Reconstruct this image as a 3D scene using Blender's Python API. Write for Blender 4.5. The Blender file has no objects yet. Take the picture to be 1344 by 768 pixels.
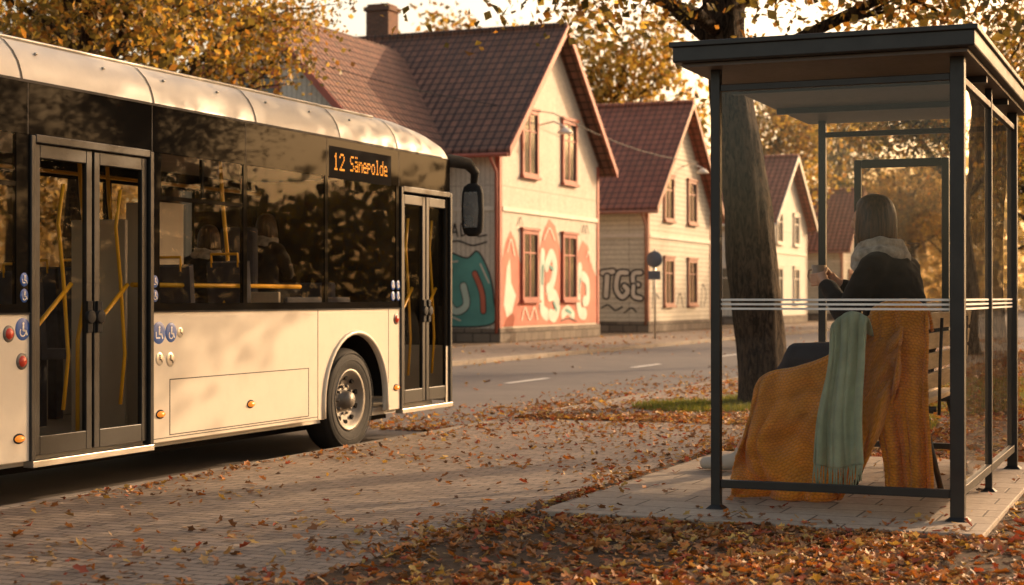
import bpy, bmesh, math, random
import numpy as np
from mathutils import Vector, Matrix, Euler, noise as mnoise
random.seed(7); rng=np.random.default_rng(7)
SC=bpy.context.scene; COL=SC.collection
SC.view_settings.view_transform='Standard'; SC.view_settings.look='None'; SC.view_settings.exposure=0
ORI={}
SPLIT={'door_frame','rail','corner_board','door_sill','roof_beam','pole','interior_panel','trim_board','lane_marking','overhead_cable','gutter','panel_seam'}
# ------------------------------------------------------------------ materials
def newmat(name):
    m=bpy.data.materials.new(name); m.use_nodes=True; nt=m.node_tree; nt.nodes.clear()
    out=nt.nodes.new('ShaderNodeOutputMaterial'); return m,nt,out
def N(nt,t,**k):
    n=nt.nodes.new(t)
    for a,b in k.items(): setattr(n,a,b)
    return n
def L(nt,a,b): nt.links.new(a,b)
def c4(c,f=1.0): return (min(c[0]*f,1),min(c[1]*f,1),min(c[2]*f,1),1)
def ramp(nt,fac,stops):
    r=N(nt,'ShaderNodeValToRGB'); e=r.color_ramp.elements
    e[0].position=stops[0][0]; e[0].color=stops[0][1]; e[1].position=stops[-1][0]; e[1].color=stops[-1][1]
    for p,c in stops[1:-1]:
        x=e.new(p); x.color=c
    L(nt,fac,r.inputs['Fac']); return r.outputs['Color']
def mix(nt,fac,a,b,mode='MIX'):
    m=N(nt,'ShaderNodeMixRGB',blend_type=mode)
    for s,v in ((m.inputs['Fac'],fac),(m.inputs['Color1'],a),(m.inputs['Color2'],b)):
        if hasattr(v,'is_linked'): L(nt,v,s)
        else: s.default_value=v
    return m.outputs['Color']
def math_(nt,op,a,b=0.0):
    m=N(nt,'ShaderNodeMath',operation=op)
    for s,v in ((m.inputs[0],a),(m.inputs[1],b)):
        if hasattr(v,'is_linked'): L(nt,v,s)
        else: s.default_value=v
    return m.outputs[0]
def nz(nt,vec,scale,detail=4,rough=.6):
    n=N(nt,'ShaderNodeTexNoise'); n.inputs['Scale'].default_value=scale; n.inputs['Detail'].default_value=detail
    n.inputs['Roughness'].default_value=rough
    L(nt,vec,n.inputs['Vector']); return n.outputs['Fac']
def bumpn(nt,h,st,dist=.01,nrm=None):
    b=N(nt,'ShaderNodeBump'); b.inputs['Strength'].default_value=st; b.inputs['Distance'].default_value=dist
    L(nt,h,b.inputs['Height'])
    if nrm is not None: L(nt,nrm,b.inputs['Normal'])
    return b.outputs['Normal']
def pmat(name,col,rough=.6,metal=0,var=.15,vs=3,bump=.0,bs=60,coat=0,emit=None,es=0,grime=0,sheen=0,spec=.5):
    m,nt,out=newmat(name); tc=N(nt,'ShaderNodeTexCoord').outputs['Object']
    p=N(nt,'ShaderNodeBsdfPrincipled'); L(nt,p.outputs[0],out.inputs[0])
    f=nz(nt,tc,vs); c=ramp(nt,f,[(.3,c4(col,1-var)),(.7,c4(col,1+var))])
    if grime:
        g=nz(nt,tc,vs*4,8,.75)
        gf=ramp(nt,g,[(.45,(0,0,0,1)),(.8,(grime,grime,grime,1))])
        c=mix(nt,gf,c,c4((.10,.075,.05)))
    L(nt,c,p.inputs['Base Color']); p.inputs['Specular IOR Level'].default_value=spec
    r=nz(nt,tc,vs*6); rr=N(nt,'ShaderNodeMapRange'); L(nt,r,rr.inputs[0]); rr.inputs[3].default_value=max(rough-.08,.02); rr.inputs[4].default_value=min(rough+.1,1)
    L(nt,rr.outputs[0],p.inputs['Roughness']); p.inputs['Metallic'].default_value=metal
    p.inputs['Coat Weight'].default_value=coat; p.inputs['Coat Roughness'].default_value=.12
    if sheen: p.inputs['Sheen Weight'].default_value=sheen
    if bump: L(nt,bumpn(nt,nz(nt,tc,bs,6),bump,.01),p.inputs['Normal'])
    if emit: p.inputs['Emission Color'].default_value=c4(emit); p.inputs['Emission Strength'].default_value=es
    return m
def glassmat(name,tint,rough=.01,dirt=.04,refl=1.0,dscale=2.5,opaque=False):
    m,nt,out=newmat(name); tc=N(nt,'ShaderNodeTexCoord').outputs['Object']
    t=N(nt,'ShaderNodeBsdfDiffuse' if opaque else 'ShaderNodeBsdfTransparent'); t.inputs[0].default_value=c4(tint)
    g=N(nt,'ShaderNodeBsdfGlossy'); g.inputs['Roughness'].default_value=rough; g.inputs['Color'].default_value=(1,1,1,1)
    L(nt,bumpn(nt,nz(nt,tc,1.2,2),.05,.02),g.inputs['Normal'])
    fr=N(nt,'ShaderNodeFresnel'); fr.inputs[0].default_value=1.5
    f=math_(nt,'MULTIPLY',fr.outputs[0],refl)
    ms=N(nt,'ShaderNodeMixShader'); L(nt,f,ms.inputs[0]); L(nt,t.outputs[0],ms.inputs[1]); L(nt,g.outputs[0],ms.inputs[2])
    d=N(nt,'ShaderNodeBsdfDiffuse'); d.inputs[0].default_value=(.55,.48,.38,1)
    df=ramp(nt,nz(nt,tc,dscale,8,.7),[(.35,(dirt*.3,)*3+(1,)),(.75,(dirt*1.8,)*3+(1,))])
    m2=N(nt,'ShaderNodeMixShader'); L(nt,df,m2.inputs[0]); L(nt,ms.outputs[0],m2.inputs[1]); L(nt,d.outputs[0],m2.inputs[2])
    L(nt,m2.outputs[0],out.inputs[0]); return m
def leafmat(name,trans=.45,rough=.55):
    m,nt,out=newmat(name); a=N(nt,'ShaderNodeAttribute',attribute_name='Col')
    p=N(nt,'ShaderNodeBsdfPrincipled'); L(nt,a.outputs['Color'],p.inputs['Base Color']); p.inputs['Roughness'].default_value=rough
    t=N(nt,'ShaderNodeBsdfTranslucent'); L(nt,mix(nt,1.0,a.outputs['Color'],(1.3,1.2,.7,1),'MULTIPLY'),t.inputs[0])
    ms=N(nt,'ShaderNodeMixShader'); ms.inputs[0].default_value=trans; L(nt,p.outputs[0],ms.inputs[1]); L(nt,t.outputs[0],ms.inputs[2])
    L(nt,ms.outputs[0],out.inputs[0]); return m
def vec2(nt,tc,mode):
    s=N(nt,'ShaderNodeSeparateXYZ'); L(nt,tc,s.inputs[0]); c=N(nt,'ShaderNodeCombineXYZ')
    X,Y,Z=s.outputs
    if mode=='h_z': u,v=math_(nt,'ADD',X,Y),Z
    elif mode=='z_h': u,v=math_(nt,'ADD',X,Y),Z
    elif mode=='x_z': u,v=X,Z
    elif mode=='y_z': u,v=Y,Z
    elif mode=='y_x': u,v=Y,X
    else: u,v=X,Y
    L(nt,u,c.inputs[0]); L(nt,v,c.inputs[1]); return c.outputs[0],u,v
def brickmat(name,mode,c1,c2,mort,w,h,ms,rough=.8,bump=.5,offset=.5,dirt=.3,dcol=(.08,.06,.04),wave=0,ns=2.0,dist=.02):
    m,nt,out=newmat(name); tc=N(nt,'ShaderNodeTexCoord').outputs['Object']
    v,u_,v_=vec2(nt,tc,mode)
    b=N(nt,'ShaderNodeTexBrick'); b.offset=offset; b.squash=1
    L(nt,v,b.inputs['Vector']); b.inputs['Scale'].default_value=1
    b.inputs['Color1'].default_value=c4(c1); b.inputs['Color2'].default_value=c4(c2); b.inputs['Mortar'].default_value=c4(mort)
    b.inputs['Mortar Size'].default_value=ms; b.inputs['Mortar Smooth'].default_value=.3
    b.inputs['Brick Width'].default_value=w; b.inputs['Row Height'].default_value=h; b.inputs['Bias'].default_value=0
    g=nz(nt,tc,ns,8,.7); f=ramp(nt,g,[(.4,(0,0,0,1)),(.75,(dirt,dirt,dirt,1))])
    c=mix(nt,f,b.outputs['Color'],c4(dcol))
    g2=nz(nt,tc,ns*12,5,.7); c=mix(nt,1.0,c,ramp(nt,g2,[(.25,(.72,.72,.72,1)),(.75,(1.25,1.25,1.25,1))]),'MULTIPLY')
    p=N(nt,'ShaderNodeBsdfPrincipled'); L(nt,c,p.inputs['Base Color']); p.inputs['Roughness'].default_value=rough
    hgt=math_(nt,'MULTIPLY',math_(nt,'SUBTRACT',1.0,b.outputs['Fac']),1.0)
    hgt=math_(nt,'ADD',hgt,math_(nt,'MULTIPLY',g2,.5))
    if wave:
        hgt=math_(nt,'ADD',hgt,math_(nt,'MULTIPLY',math_(nt,'SINE',math_(nt,'MULTIPLY',u_,2*math.pi/w)),.9))
        fr=math_(nt,'FRACT',math_(nt,'DIVIDE',v_,h)); hgt=math_(nt,'SUBTRACT',hgt,math_(nt,'MULTIPLY',fr,1.3))
    L(nt,bumpn(nt,hgt,bump,dist),p.inputs['Normal']); L(nt,p.outputs[0],out.inputs[0]); return m
def groundmat(name,stops,scale,bump=.5,bs=50,rough=.95):
    m,nt,out=newmat(name); tc=N(nt,'ShaderNodeTexCoord').outputs['Object']
    p=N(nt,'ShaderNodeBsdfPrincipled'); c=ramp(nt,nz(nt,tc,scale,10,.7),stops)
    c=mix(nt,1.0,c,ramp(nt,nz(nt,tc,bs*1.5,3,.6),[(.3,(.7,.7,.7,1)),(.7,(1.3,1.3,1.3,1))]),'MULTIPLY')
    L(nt,c,p.inputs['Base Color']); p.inputs['Roughness'].default_value=rough
    L(nt,bumpn(nt,nz(nt,tc,bs,8,.7),bump,.02),p.inputs['Normal']); L(nt,p.outputs[0],out.inputs[0]); return m
def barkmat(name,c1,c2):
    m,nt,out=newmat(name); tc=N(nt,'ShaderNodeTexCoord').outputs['Object']
    mp=N(nt,'ShaderNodeMapping'); mp.inputs['Scale'].default_value=(15,15,3.6); L(nt,tc,mp.inputs[0])
    nn=N(nt,'ShaderNodeTexNoise'); nn.inputs['Scale'].default_value=1.0; nn.inputs['Detail'].default_value=10; nn.inputs['Roughness'].default_value=.72; nn.inputs['Distortion'].default_value=1.6; L(nt,mp.outputs[0],nn.inputs['Vector'])
    h=nn.outputs['Fac']
    c=ramp(nt,h,[(.42,c4(c1)),(.50,c4(c2,.55)),(.60,c4(c2))]); p=N(nt,'ShaderNodeBsdfPrincipled')
    moss=ramp(nt,nz(nt,tc,1.3,6),[(.5,(0,0,0,1)),(.8,(.4,.4,.4,1))]); c=mix(nt,moss,c,(.05,.045,.02,1))
    L(nt,c,p.inputs['Base Color']); p.inputs['Roughness'].default_value=.95; p.inputs['Specular IOR Level'].default_value=.2
    L(nt,bumpn(nt,h,1.0,.25),p.inputs['Normal']); L(nt,p.outputs[0],out.inputs[0]); return m
def knitmat(name,c1,c2,w=.034,h=.028,bump=1.0,sheen=.4):
    m,nt,out=newmat(name); uv=N(nt,'ShaderNodeTexCoord').outputs['UV']
    s=N(nt,'ShaderNodeSeparateXYZ'); L(nt,uv,s.inputs[0]); u,v=s.outputs[0],s.outputs[1]
    wob=nz(nt,uv,9,3); v=math_(nt,'ADD',v,math_(nt,'MULTIPLY',wob,.05)); u=math_(nt,'ADD',u,math_(nt,'MULTIPLY',wob,.035))
    row=math_(nt,'FLOOR',math_(nt,'DIVIDE',v,h))
    uo=math_(nt,'ADD',math_(nt,'DIVIDE',u,w),math_(nt,'MULTIPLY',row,.5))
    fu=math_(nt,'SUBTRACT',math_(nt,'FRACT',uo),.5); fv=math_(nt,'SUBTRACT',math_(nt,'FRACT',math_(nt,'DIVIDE',v,h)),.5)
    d=math_(nt,'SQRT',math_(nt,'ADD',math_(nt,'MULTIPLY',fu,fu),math_(nt,'MULTIPLY',fv,fv)))
    hh=math_(nt,'SUBTRACT',1.0,math_(nt,'MULTIPLY',d,1.5))
    fib=nz(nt,uv,160,3); hh2=math_(nt,'ADD',hh,math_(nt,'MULTIPLY',fib,.5))
    big=nz(nt,uv,6,4)
    c=ramp(nt,hh2,[(.15,c4(c2)),(.8,c4(c1))]); c=mix(nt,1.0,c,ramp(nt,big,[(.3,(.8,.8,.8,1)),(.7,(1.15,1.15,1.15,1))]),'MULTIPLY')
    p=N(nt,'ShaderNodeBsdfPrincipled'); L(nt,c,p.inputs['Base Color']); p.inputs['Roughness'].default_value=.95; p.inputs['Sheen Weight'].default_value=sheen; p.inputs['Specular IOR Level'].default_value=.2
    L(nt,bumpn(nt,hh2,bump,.012),p.inputs['Normal'])
    t=N(nt,'ShaderNodeBsdfTranslucent'); L(nt,c,t.inputs[0]); ms=N(nt,'ShaderNodeMixShader'); ms.inputs[0].default_value=.4
    L(nt,p.outputs[0],ms.inputs[1]); L(nt,t.outputs[0],ms.inputs[2]); L(nt,ms.outputs[0],out.inputs[0]); return m

M={}
M['cream']=pmat('bus_paint',(.66,.585,.47),.42,0,.02,1.2,coat=.12,grime=.10)
M['blackgl']=glassmat('black_glass_panel',(.008,.007,.006),.03,.003,.10,1.5,True)
M['rubber']=pmat('rubber',(.02,.018,.016),.75,0,.3,8,bump=.3,bs=30,spec=.3)
M['seam']=pmat('seam_dark',(.05,.04,.03),.7)
M['chassis']=pmat('chassis_dark',(.015,.013,.012),.9,spec=.1)
M['silver']=pmat('wheel_metal',(.20,.18,.155),.5,.6,.3,8,grime=.8)
M['yellow']=pmat('yellow_rail',(.85,.47,.02),.35,0,.08,4)
M['seat']=pmat('seat_fabric',(.05,.055,.08),.85,0,.3,10)
M['inner']=pmat('interior_panel',(.58,.52,.43),.6,0,.08,2)
M['ceil']=pmat('interior_ceiling',(.6,.55,.48),.6)
M['busglass']=glassmat('bus_glass',(.76,.72,.65),.01,.004,.14)
M['farglass']=glassmat('tinted_bus_glass',(.48,.43,.36),.01,.008,.3)
M['shglass']=glassmat('shelter_glass',(.975,.97,.95),.005,.005,.6)
M['sideglass']=glassmat('shelter_side_glass',(.95,.93,.88),.01,.03,1.3,1.5)
M['winglass']=pmat('house_window_glass',(.05,.05,.05),.08,0,.3,.8)
M['orange']=pmat('orange_lens',(.9,.25,.02),.25,emit=(1,.3,.03),es=.6)
M['red']=pmat('red_lens',(.6,.05,.02),.3)
M['blue']=pmat('blue_sticker',(.03,.10,.35),.4)
M['white']=pmat('white_paint',(.75,.72,.66),.5)
M['led']=pmat('led_amber',(.5,.15,.01),.6,emit=(1,.33,.015),es=1.2)
M['alu']=pmat('aluminium_trim',(.5,.47,.42),.35,.8,.1,3)
M['frame']=pmat('shelter_metal',(.020,.019,.018),.42,.3,.25,5,bump=.05)
M['soffit']=pmat('shelter_soffit',(.085,.065,.052),.5)
M['asphalt']=groundmat('asphalt',[(.3,(.105,.087,.075,1)),(.7,(.16,.135,.115,1))],.6,.35,80,.65)
M['soil']=groundmat('leafy_soil',[(.3,(.035,.022,.012,1)),(.55,(.09,.05,.022,1)),(.75,(.14,.075,.03,1))],6,.8,30)
M['pave']=brickmat('brick_paving','x_y',(.33,.255,.195),(.215,.165,.125),(.06,.045,.033),.20,.10,.007,.65,.9,.5,.35,(.12,.08,.05),0,1.5,.015)
M['slab']=brickmat('slab_paving','x_y',(.42,.335,.255),(.34,.27,.205),(.08,.06,.045),.50,.34,.008,.75,.5,.5,.35,(.15,.10,.06),0,2.0,.01)
M['pavefar']=brickmat('far_paving','x_y',(.27,.21,.16),(.20,.155,.12),(.08,.06,.045),.4,.4,.01,.85,.4,.5,.3)
M['kerb']=brickmat('kerb_stone','y_x',(.30,.25,.20),(.24,.20,.16),(.08,.06,.05),1.0,5.0,.01,.85,.4,0,.4)
M['bark']=barkmat('bark',(.012,.008,.005),(.15,.102,.066))
M['leaf']=leafmat('fallen_leaf',.2,.6); M['crown']=leafmat('crown_leaf',.5,.5)
M['grass']=leafmat('grass_blade',.4,.6)
M['cladA']=brickmat('board_cladding','h_z',(.64,.585,.49),(.585,.53,.445),(.31,.26,.20),.17,5.0,.012,.75,.5,0,.25,(.28,.21,.15),0,1.2,.02)
M['cladB']=brickmat('plank_cladding','z_h',(.63,.58,.465),(.575,.525,.42),(.31,.27,.20),6.0,.2,.014,.75,.5,0,.25,(.28,.21,.15),0,1.2,.02)
M['cladC']=brickmat('pale_cladding','h_z',(.68,.64,.56),(.64,.60,.52),(.38,.33,.27),.2,5.0,.014,.75,.4,0,.2,(.3,.24,.17))
M['roofAx']=brickmat('roof_tile_dark','x_z',(.26,.115,.072),(.17,.078,.052),(.035,.02,.015),.30,.24,.025,.75,1.0,0,.4,(.10,.065,.04),1,.8,.05)
M['roofAy']=brickmat('roof_tile_dark_side','y_z',(.26,.115,.072),(.17,.078,.052),(.035,.02,.015),.30,.24,.025,.75,1.0,0,.4,(.10,.065,.04),1,.8,.05)
M['roofB']=brickmat('roof_tile_red','x_z',(.42,.145,.085),(.32,.105,.062),(.07,.03,.02),.30,.24,.02,.75,1.0,0,.35,(.17,.09,.05),1,.8,.05)
M['trimred']=pmat('red_trim',(.36,.095,.06),.6,0,.2,2,grime=.2)
M['trimwarm']=pmat('brown_trim',(.36,.16,.10),.6,0,.2,2,grime=.2)
M['trimcream']=pmat('cream_trim',(.64,.58,.49),.6,0,.1,2)
M['stone']=brickmat('plinth_stone','h_z',(.22,.18,.14),(.13,.105,.085),(.06,.05,.04),.6,.3,.02,.9,1.0,.5,.3)
M['brick']=brickmat('chimney_brick','h_z',(.20,.085,.05),(.14,.06,.04),(.16,.13,.10),.25,.08,.01,.9,.6,.5,.4)
M['salmon']=pmat('salmon_paint',(.52,.14,.085),.7,0,.18,1.5,grime=.3)
M['teal']=pmat('teal_paint',(.10,.32,.29),.7,0,.2,1.5,grime=.2)
M['mint']=pmat('mint_paint',(.48,.60,.53),.7,0,.12,1.5,grime=.2)
M['black']=pmat('black_paint',(.03,.025,.025),.7)
M['cloth']=pmat('black_coat',(.012,.010,.010),.9,0,.4,12,bump=.25,bs=60,sheen=.05,spec=.25)
M['jeans']=pmat('dark_denim',(.016,.017,.022),.85,0,.3,20,bump=.3,bs=150)
M['skin']=pmat('skin',(.55,.30,.19),.5,0,.08,10)
M['scarfg']=pmat('grey_knit',(.36,.315,.26),.95,0,.4,25,bump=.8,bs=70,sheen=.2)
M['shoe']=pmat('grey_shoe',(.50,.45,.38),.7,0,.1,10)
M['mug']=pmat('brown_mug',(.34,.23,.155),.35,0,.15,8)
M['knit']=knitmat('orange_knit',(.92,.43,.06),(.58,.21,.022),.026,.020,.9)
M['green']=knitmat('sage_knit',(.52,.62,.46),(.40,.50,.37),.006,.006,.4,.4)
M['poster']=glassmat('poster_film',(.62,.54,.42),.1,.14,.6,1.2)
M['greenframe']=pmat('noticeboard_frame',(.03,.035,.028),.5)
M['signblue']=pmat('sign_blue',(.10,.12,.15),.5)
def woodmat():
    m,nt,out=newmat('bench_wood'); tc=N(nt,'ShaderNodeTexCoord').outputs['Object']
    mp=N(nt,'ShaderNodeMapping'); mp.inputs['Scale'].default_value=(14,1.5,14); L(nt,tc,mp.inputs[0])
    f=nz(nt,mp.outputs[0],2.5,8,.65); c=ramp(nt,f,[(.3,(.50,.32,.15,1)),(.7,(.78,.56,.32,1))])
    p=N(nt,'ShaderNodeBsdfPrincipled'); L(nt,c,p.inputs['Base Color']); p.inputs['Roughness'].default_value=.55
    L(nt,bumpn(nt,f,.4,.01),p.inputs['Normal']); L(nt,p.outputs[0],out.inputs[0]); return m
M['wood']=woodmat()
def hairmat():
    m,nt,out=newmat('brown_hair'); tc=N(nt,'ShaderNodeTexCoord').outputs['Object']
    mp=N(nt,'ShaderNodeMapping'); mp.inputs['Scale'].default_value=(110,110,5); L(nt,tc,mp.inputs[0])
    f=nz(nt,mp.outputs[0],1.0,5,.6); c=ramp(nt,f,[(.35,(.012,.006,.003,1)),(.68,(.095,.042,.018,1))])
    p=N(nt,'ShaderNodeBsdfPrincipled'); L(nt,c,p.inputs['Base Color']); p.inputs['Roughness'].default_value=.45; p.inputs['Specular IOR Level'].default_value=.35
    L(nt,bumpn(nt,f,.6,.008),p.inputs['Normal']); L(nt,p.outputs[0],out.inputs[0]); return m
M['hair']=hairmat()

# ------------------------------------------------------------------ builders
def thing(name,label,cat,loc=(0,0,0),group=None,kind=None):
    o=bpy.data.objects.new(name,None); o.empty_display_size=.3; o.location=loc; COL.objects.link(o)
    ORI[o.name]=Vector(loc)
    if label: o['label']=label
    if cat: o['category']=cat
    if group: o['group']=group
    if kind: o['kind']=kind
    return o
class MB:
    def __init__(s): s.v=[];s.f=[];s.m=[];s.s=[]
    def add(s,vs,fs,m=0,sm=False):
        o=len(s.v); s.v+=[tuple(v) for v in vs]
        for f in fs: s.f.append(tuple(i+o for i in f)); s.m.append(m); s.s.append(sm)
        return s
    def box(s,x0,x1,y0,y1,z0,z1,m=0):
        vs=[(x,y,z) for z in(z0,z1) for y in(y0,y1) for x in(x0,x1)]
        return s.add(vs,[(0,2,3,1),(4,5,7,6),(0,1,5,4),(2,6,7,3),(0,4,6,2),(1,3,7,5)],m)
    def tube(s,pts,rs,n=8,m=0,sm=True,rough=0,seed=0):
        pts=[Vector(p) for p in pts]
        if not hasattr(rs,'__len__'): rs=[rs]*len(pts)
        ref=None; o=len(s.v); vs=[]
        for i,p in enumerate(pts):
            t=(pts[min(i+1,len(pts)-1)]-pts[max(i-1,0)]).normalized()
            if ref is None:
                ref=Vector((1,0,0)) if abs(t.x)<.8 else Vector((0,1,0))
            a=(ref-t*ref.dot(t)).normalized(); ref=a; b=t.cross(a)
            for k in range(n):
                an=2*math.pi*k/n; r=rs[i]
                if rough: r*=1+rough*mnoise.noise(Vector((math.cos(an)*1.6+seed,math.sin(an)*1.6,p.z*.7)))+rough*.5*mnoise.noise(Vector((math.cos(an)*5+seed,math.sin(an)*5,p.z*1.3)))
                vs.append(p+(a*math.cos(an)+b*math.sin(an))*r)
        fs=[(i*n+k,i*n+(k+1)%n,(i+1)*n+(k+1)%n,(i+1)*n+k) for i in range(len(pts)-1) for k in range(n)]
        s.add(vs,fs,m,sm)
        s.f.append(tuple(o+k for k in range(n))[::-1]); s.m.append(m); s.s.append(False)
        s.f.append(tuple(o+(len(pts)-1)*n+k for k in range(n))); s.m.append(m); s.s.append(False)
        return s
    def poly(s,pts,d,m=0):
        n=len(pts); d=Vector(d); a=[Vector(p) for p in pts]; b=[p+d for p in a]
        s.add(a+b,[tuple(range(n))[::-1],tuple(range(n,2*n))]+[(i,(i+1)%n,n+(i+1)%n,n+i) for i in range(n)],m); return s
    def lathe(s,prof,c,axis='Z',n=24,m=0,sm=True):
        c=Vector(c); vs=[]
        for r,h in prof:
            for k in range(n):
                a=2*math.pi*k/n; u,v=r*math.cos(a),r*math.sin(a)
                vs.append(c+Vector({'X':(h,u,v),'Y':(u,h,v),'Z':(u,v,h)}[axis]))
        s.add(vs,[(i*n+k,i*n+(k+1)%n,(i+1)*n+(k+1)%n,(i+1)*n+k) for i in range(len(prof)-1) for k in range(n)],m,sm); return s
    def quad(s,a,b,c,d,m=0): return s.add([a,b,c,d],[(0,1,2,3)],m)
    def pieces(s):
        p=list(range(len(s.v)))
        def f(i):
            while p[i]!=i: p[i]=p[p[i]]; i=p[i]
            return i
        for fc in s.f:
            a=f(fc[0])
            for i in fc[1:]: p[f(i)]=a
        g={}
        for k,fc in enumerate(s.f): g.setdefault(f(fc[0]),[]).append(k)
        out=[]
        for ks in g.values():
            q=MB(); mp={}
            for k in ks:
                fc=[]
                for i in s.f[k]:
                    if i not in mp: mp[i]=len(q.v); q.v.append(s.v[i])
                    fc.append(mp[i])
                q.f.append(tuple(fc)); q.m.append(s.m[k]); q.s.append(s.s[k])
            out.append(q)
        return out
    def obj(s,name,mats,parent=None,bevel=0,recalc=True,label=None,cat=None,kind=None,origin=None,group=None):
        if name in SPLIT:
            ps=s.pieces()
            if len(ps)>1:
                for q in ps: r=q._obj(name,mats,parent,bevel,recalc,label,cat,kind,origin,group)
                return r
        return s._obj(name,mats,parent,bevel,recalc,label,cat,kind,origin,group)
    def _obj(s,name,mats,parent=None,bevel=0,recalc=True,label=None,cat=None,kind=None,origin=None,group=None):
        me=bpy.data.meshes.new(name); o_=Vector(origin) if origin else (ORI[parent.name] if parent else Vector((0,0,0)))
        me.from_pydata([(v[0]-o_.x,v[1]-o_.y,v[2]-o_.z) for v in s.v],[],s.f)
        for m in (mats if isinstance(mats,list) else [mats]): me.materials.append(M[m] if isinstance(m,str) else m)
        me.polygons.foreach_set('material_index',s.m); me.polygons.foreach_set('use_smooth',s.s)
        if recalc:
            bm=bmesh.new(); bm.from_mesh(me); bmesh.ops.recalc_face_normals(bm,faces=bm.faces); bm.to_mesh(me); bm.free()
        ob=bpy.data.objects.new(name,me); COL.objects.link(ob)
        if parent: ob.parent=parent; ORI[ob.name]=ORI[parent.name]
        else:
            ob.location=o_; ORI[ob.name]=o_
        if bevel:
            b=ob.modifiers.new('b','BEVEL'); b.width=bevel; b.segments=2; b.limit_method='ANGLE'; b.angle_limit=.6
        if label: ob['label']=label
        if cat: ob['category']=cat
        if kind: ob['kind']=kind
        if group: ob['group']=group
        return ob
def fast(name,V,F,mat,cols=None,parent=None,uv=None,smooth=False,**kw):
    me=bpy.data.meshes.new(name); V=np.asarray(V,np.float32); F=np.asarray(F,np.int32); k=F.shape[1]
    me.vertices.add(len(V)); me.vertices.foreach_set('co',V.ravel())
    me.loops.add(F.size); me.loops.foreach_set('vertex_index',F.ravel())
    me.polygons.add(len(F)); me.polygons.foreach_set('loop_start',np.arange(0,F.size,k,dtype=np.int32))
    me.update(calc_edges=True)
    if smooth: me.polygons.foreach_set('use_smooth',np.ones(len(F),bool))
    if cols is not None:
        a=me.attributes.new('Col','FLOAT_COLOR','FACE'); c=np.ones((len(F),4),np.float32); c[:,:3]=cols; a.data.foreach_set('color',c.ravel())
    if uv is not None:
        l=me.uv_layers.new(name='UVMap'); l.data.foreach_set('uv',np.asarray(uv,np.float32)[F.ravel()].ravel())
    me.materials.append(M[mat]); ob=bpy.data.objects.new(name,me); COL.objects.link(ob)
    if parent: ob.parent=parent; ORI[ob.name]=ORI[parent.name]
    for a,b in kw.items(): ob[a]=b
    return ob
LEAF_V=np.array([(0,-.62,.03),(-.14,-.30,.04),(-.42,-.12,.10),(-.20,.12,.07),(-.24,.42,.12),(0,.62,.02),(.24,.42,.12),(.20,.12,.07),(.42,-.12,.10),(.14,-.30,.04),(0,0,-.02)],np.float32)
LEAF_F=np.array([(k,(k+1)%10,10) for k in range(10)])
QUAD_V=np.array([(0,-.5,0),(-.38,0,.1),(0,.55,0),(.38,0,.1)],np.float32); QUAD_F=np.array([(0,1,2),(0,2,3)])
def leafarrays(P,size,cols,flat,tv,tf,tilt=.5):
    n=len(P); yaw=rng.uniform(0,2*np.pi,n)
    if flat: tx=rng.normal(0,tilt,n); ty=rng.normal(0,tilt,n)
    else: tx=rng.uniform(-np.pi,np.pi,n); ty=rng.uniform(-1.2,1.2,n)
    cx,sx,cy,sy,cz,sz=np.cos(tx),np.sin(tx),np.cos(ty),np.sin(ty),np.cos(yaw),np.sin(yaw)
    Z=np.zeros(n);O=np.ones(n)
    Rx=np.stack([np.stack([O,Z,Z],-1),np.stack([Z,cx,-sx],-1),np.stack([Z,sx,cx],-1)],1)
    Ry=np.stack([np.stack([cy,Z,sy],-1),np.stack([Z,O,Z],-1),np.stack([-sy,Z,cy],-1)],1)
    Rz=np.stack([np.stack([cz,-sz,Z],-1),np.stack([sz,cz,Z],-1),np.stack([Z,Z,O],-1)],1)
    R=Rz@Ry@Rx
    T=np.repeat(tv[None],n,0)*np.stack([rng.uniform(.6,1.25,n),rng.uniform(.85,1.15,n),rng.uniform(-1.5,3.0,n)],-1)[:,None,:]
    V=np.einsum('nij,nkj->nki',R,T)*size[:,None,None]+P[:,None,:]
    F=(tf[None]+(np.arange(n)*len(tv))[:,None,None]).reshape(-1,3)
    return V.reshape(-1,3),F,np.repeat(cols,len(tf),0)
def pal(n,cs,ws,jit=.25):
    cs=np.array(cs); ix=rng.choice(len(cs),n,p=np.array(ws)/sum(ws)); return np.clip(cs[ix]*rng.uniform(1-jit,1+jit,(n,1)),0,1)
def vnoise(x,y,sc,seed):
    r=np.random.default_rng(seed).random((256,256)); x=x/sc+50; y=y/sc+50
    i=np.floor(x).astype(int);j=np.floor(y).astype(int);u=x-i;v=y-j;u=u*u*(3-2*u);v=v*v*(3-2*v);i%=255;j%=255
    return (r[i,j]*(1-u)+r[i+1,j]*u)*(1-v)+(r[i,j+1]*(1-u)+r[i+1,j+1]*u)*v
def plane(name,x0,x1,y0,y1,z,mat,kind='structure'):
    b=MB(); b.quad((x0,y0,z),(x1,y0,z),(x1,y1,z),(x0,y1,z)); return b.obj(name,mat,None,0,False,kind=kind)

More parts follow.
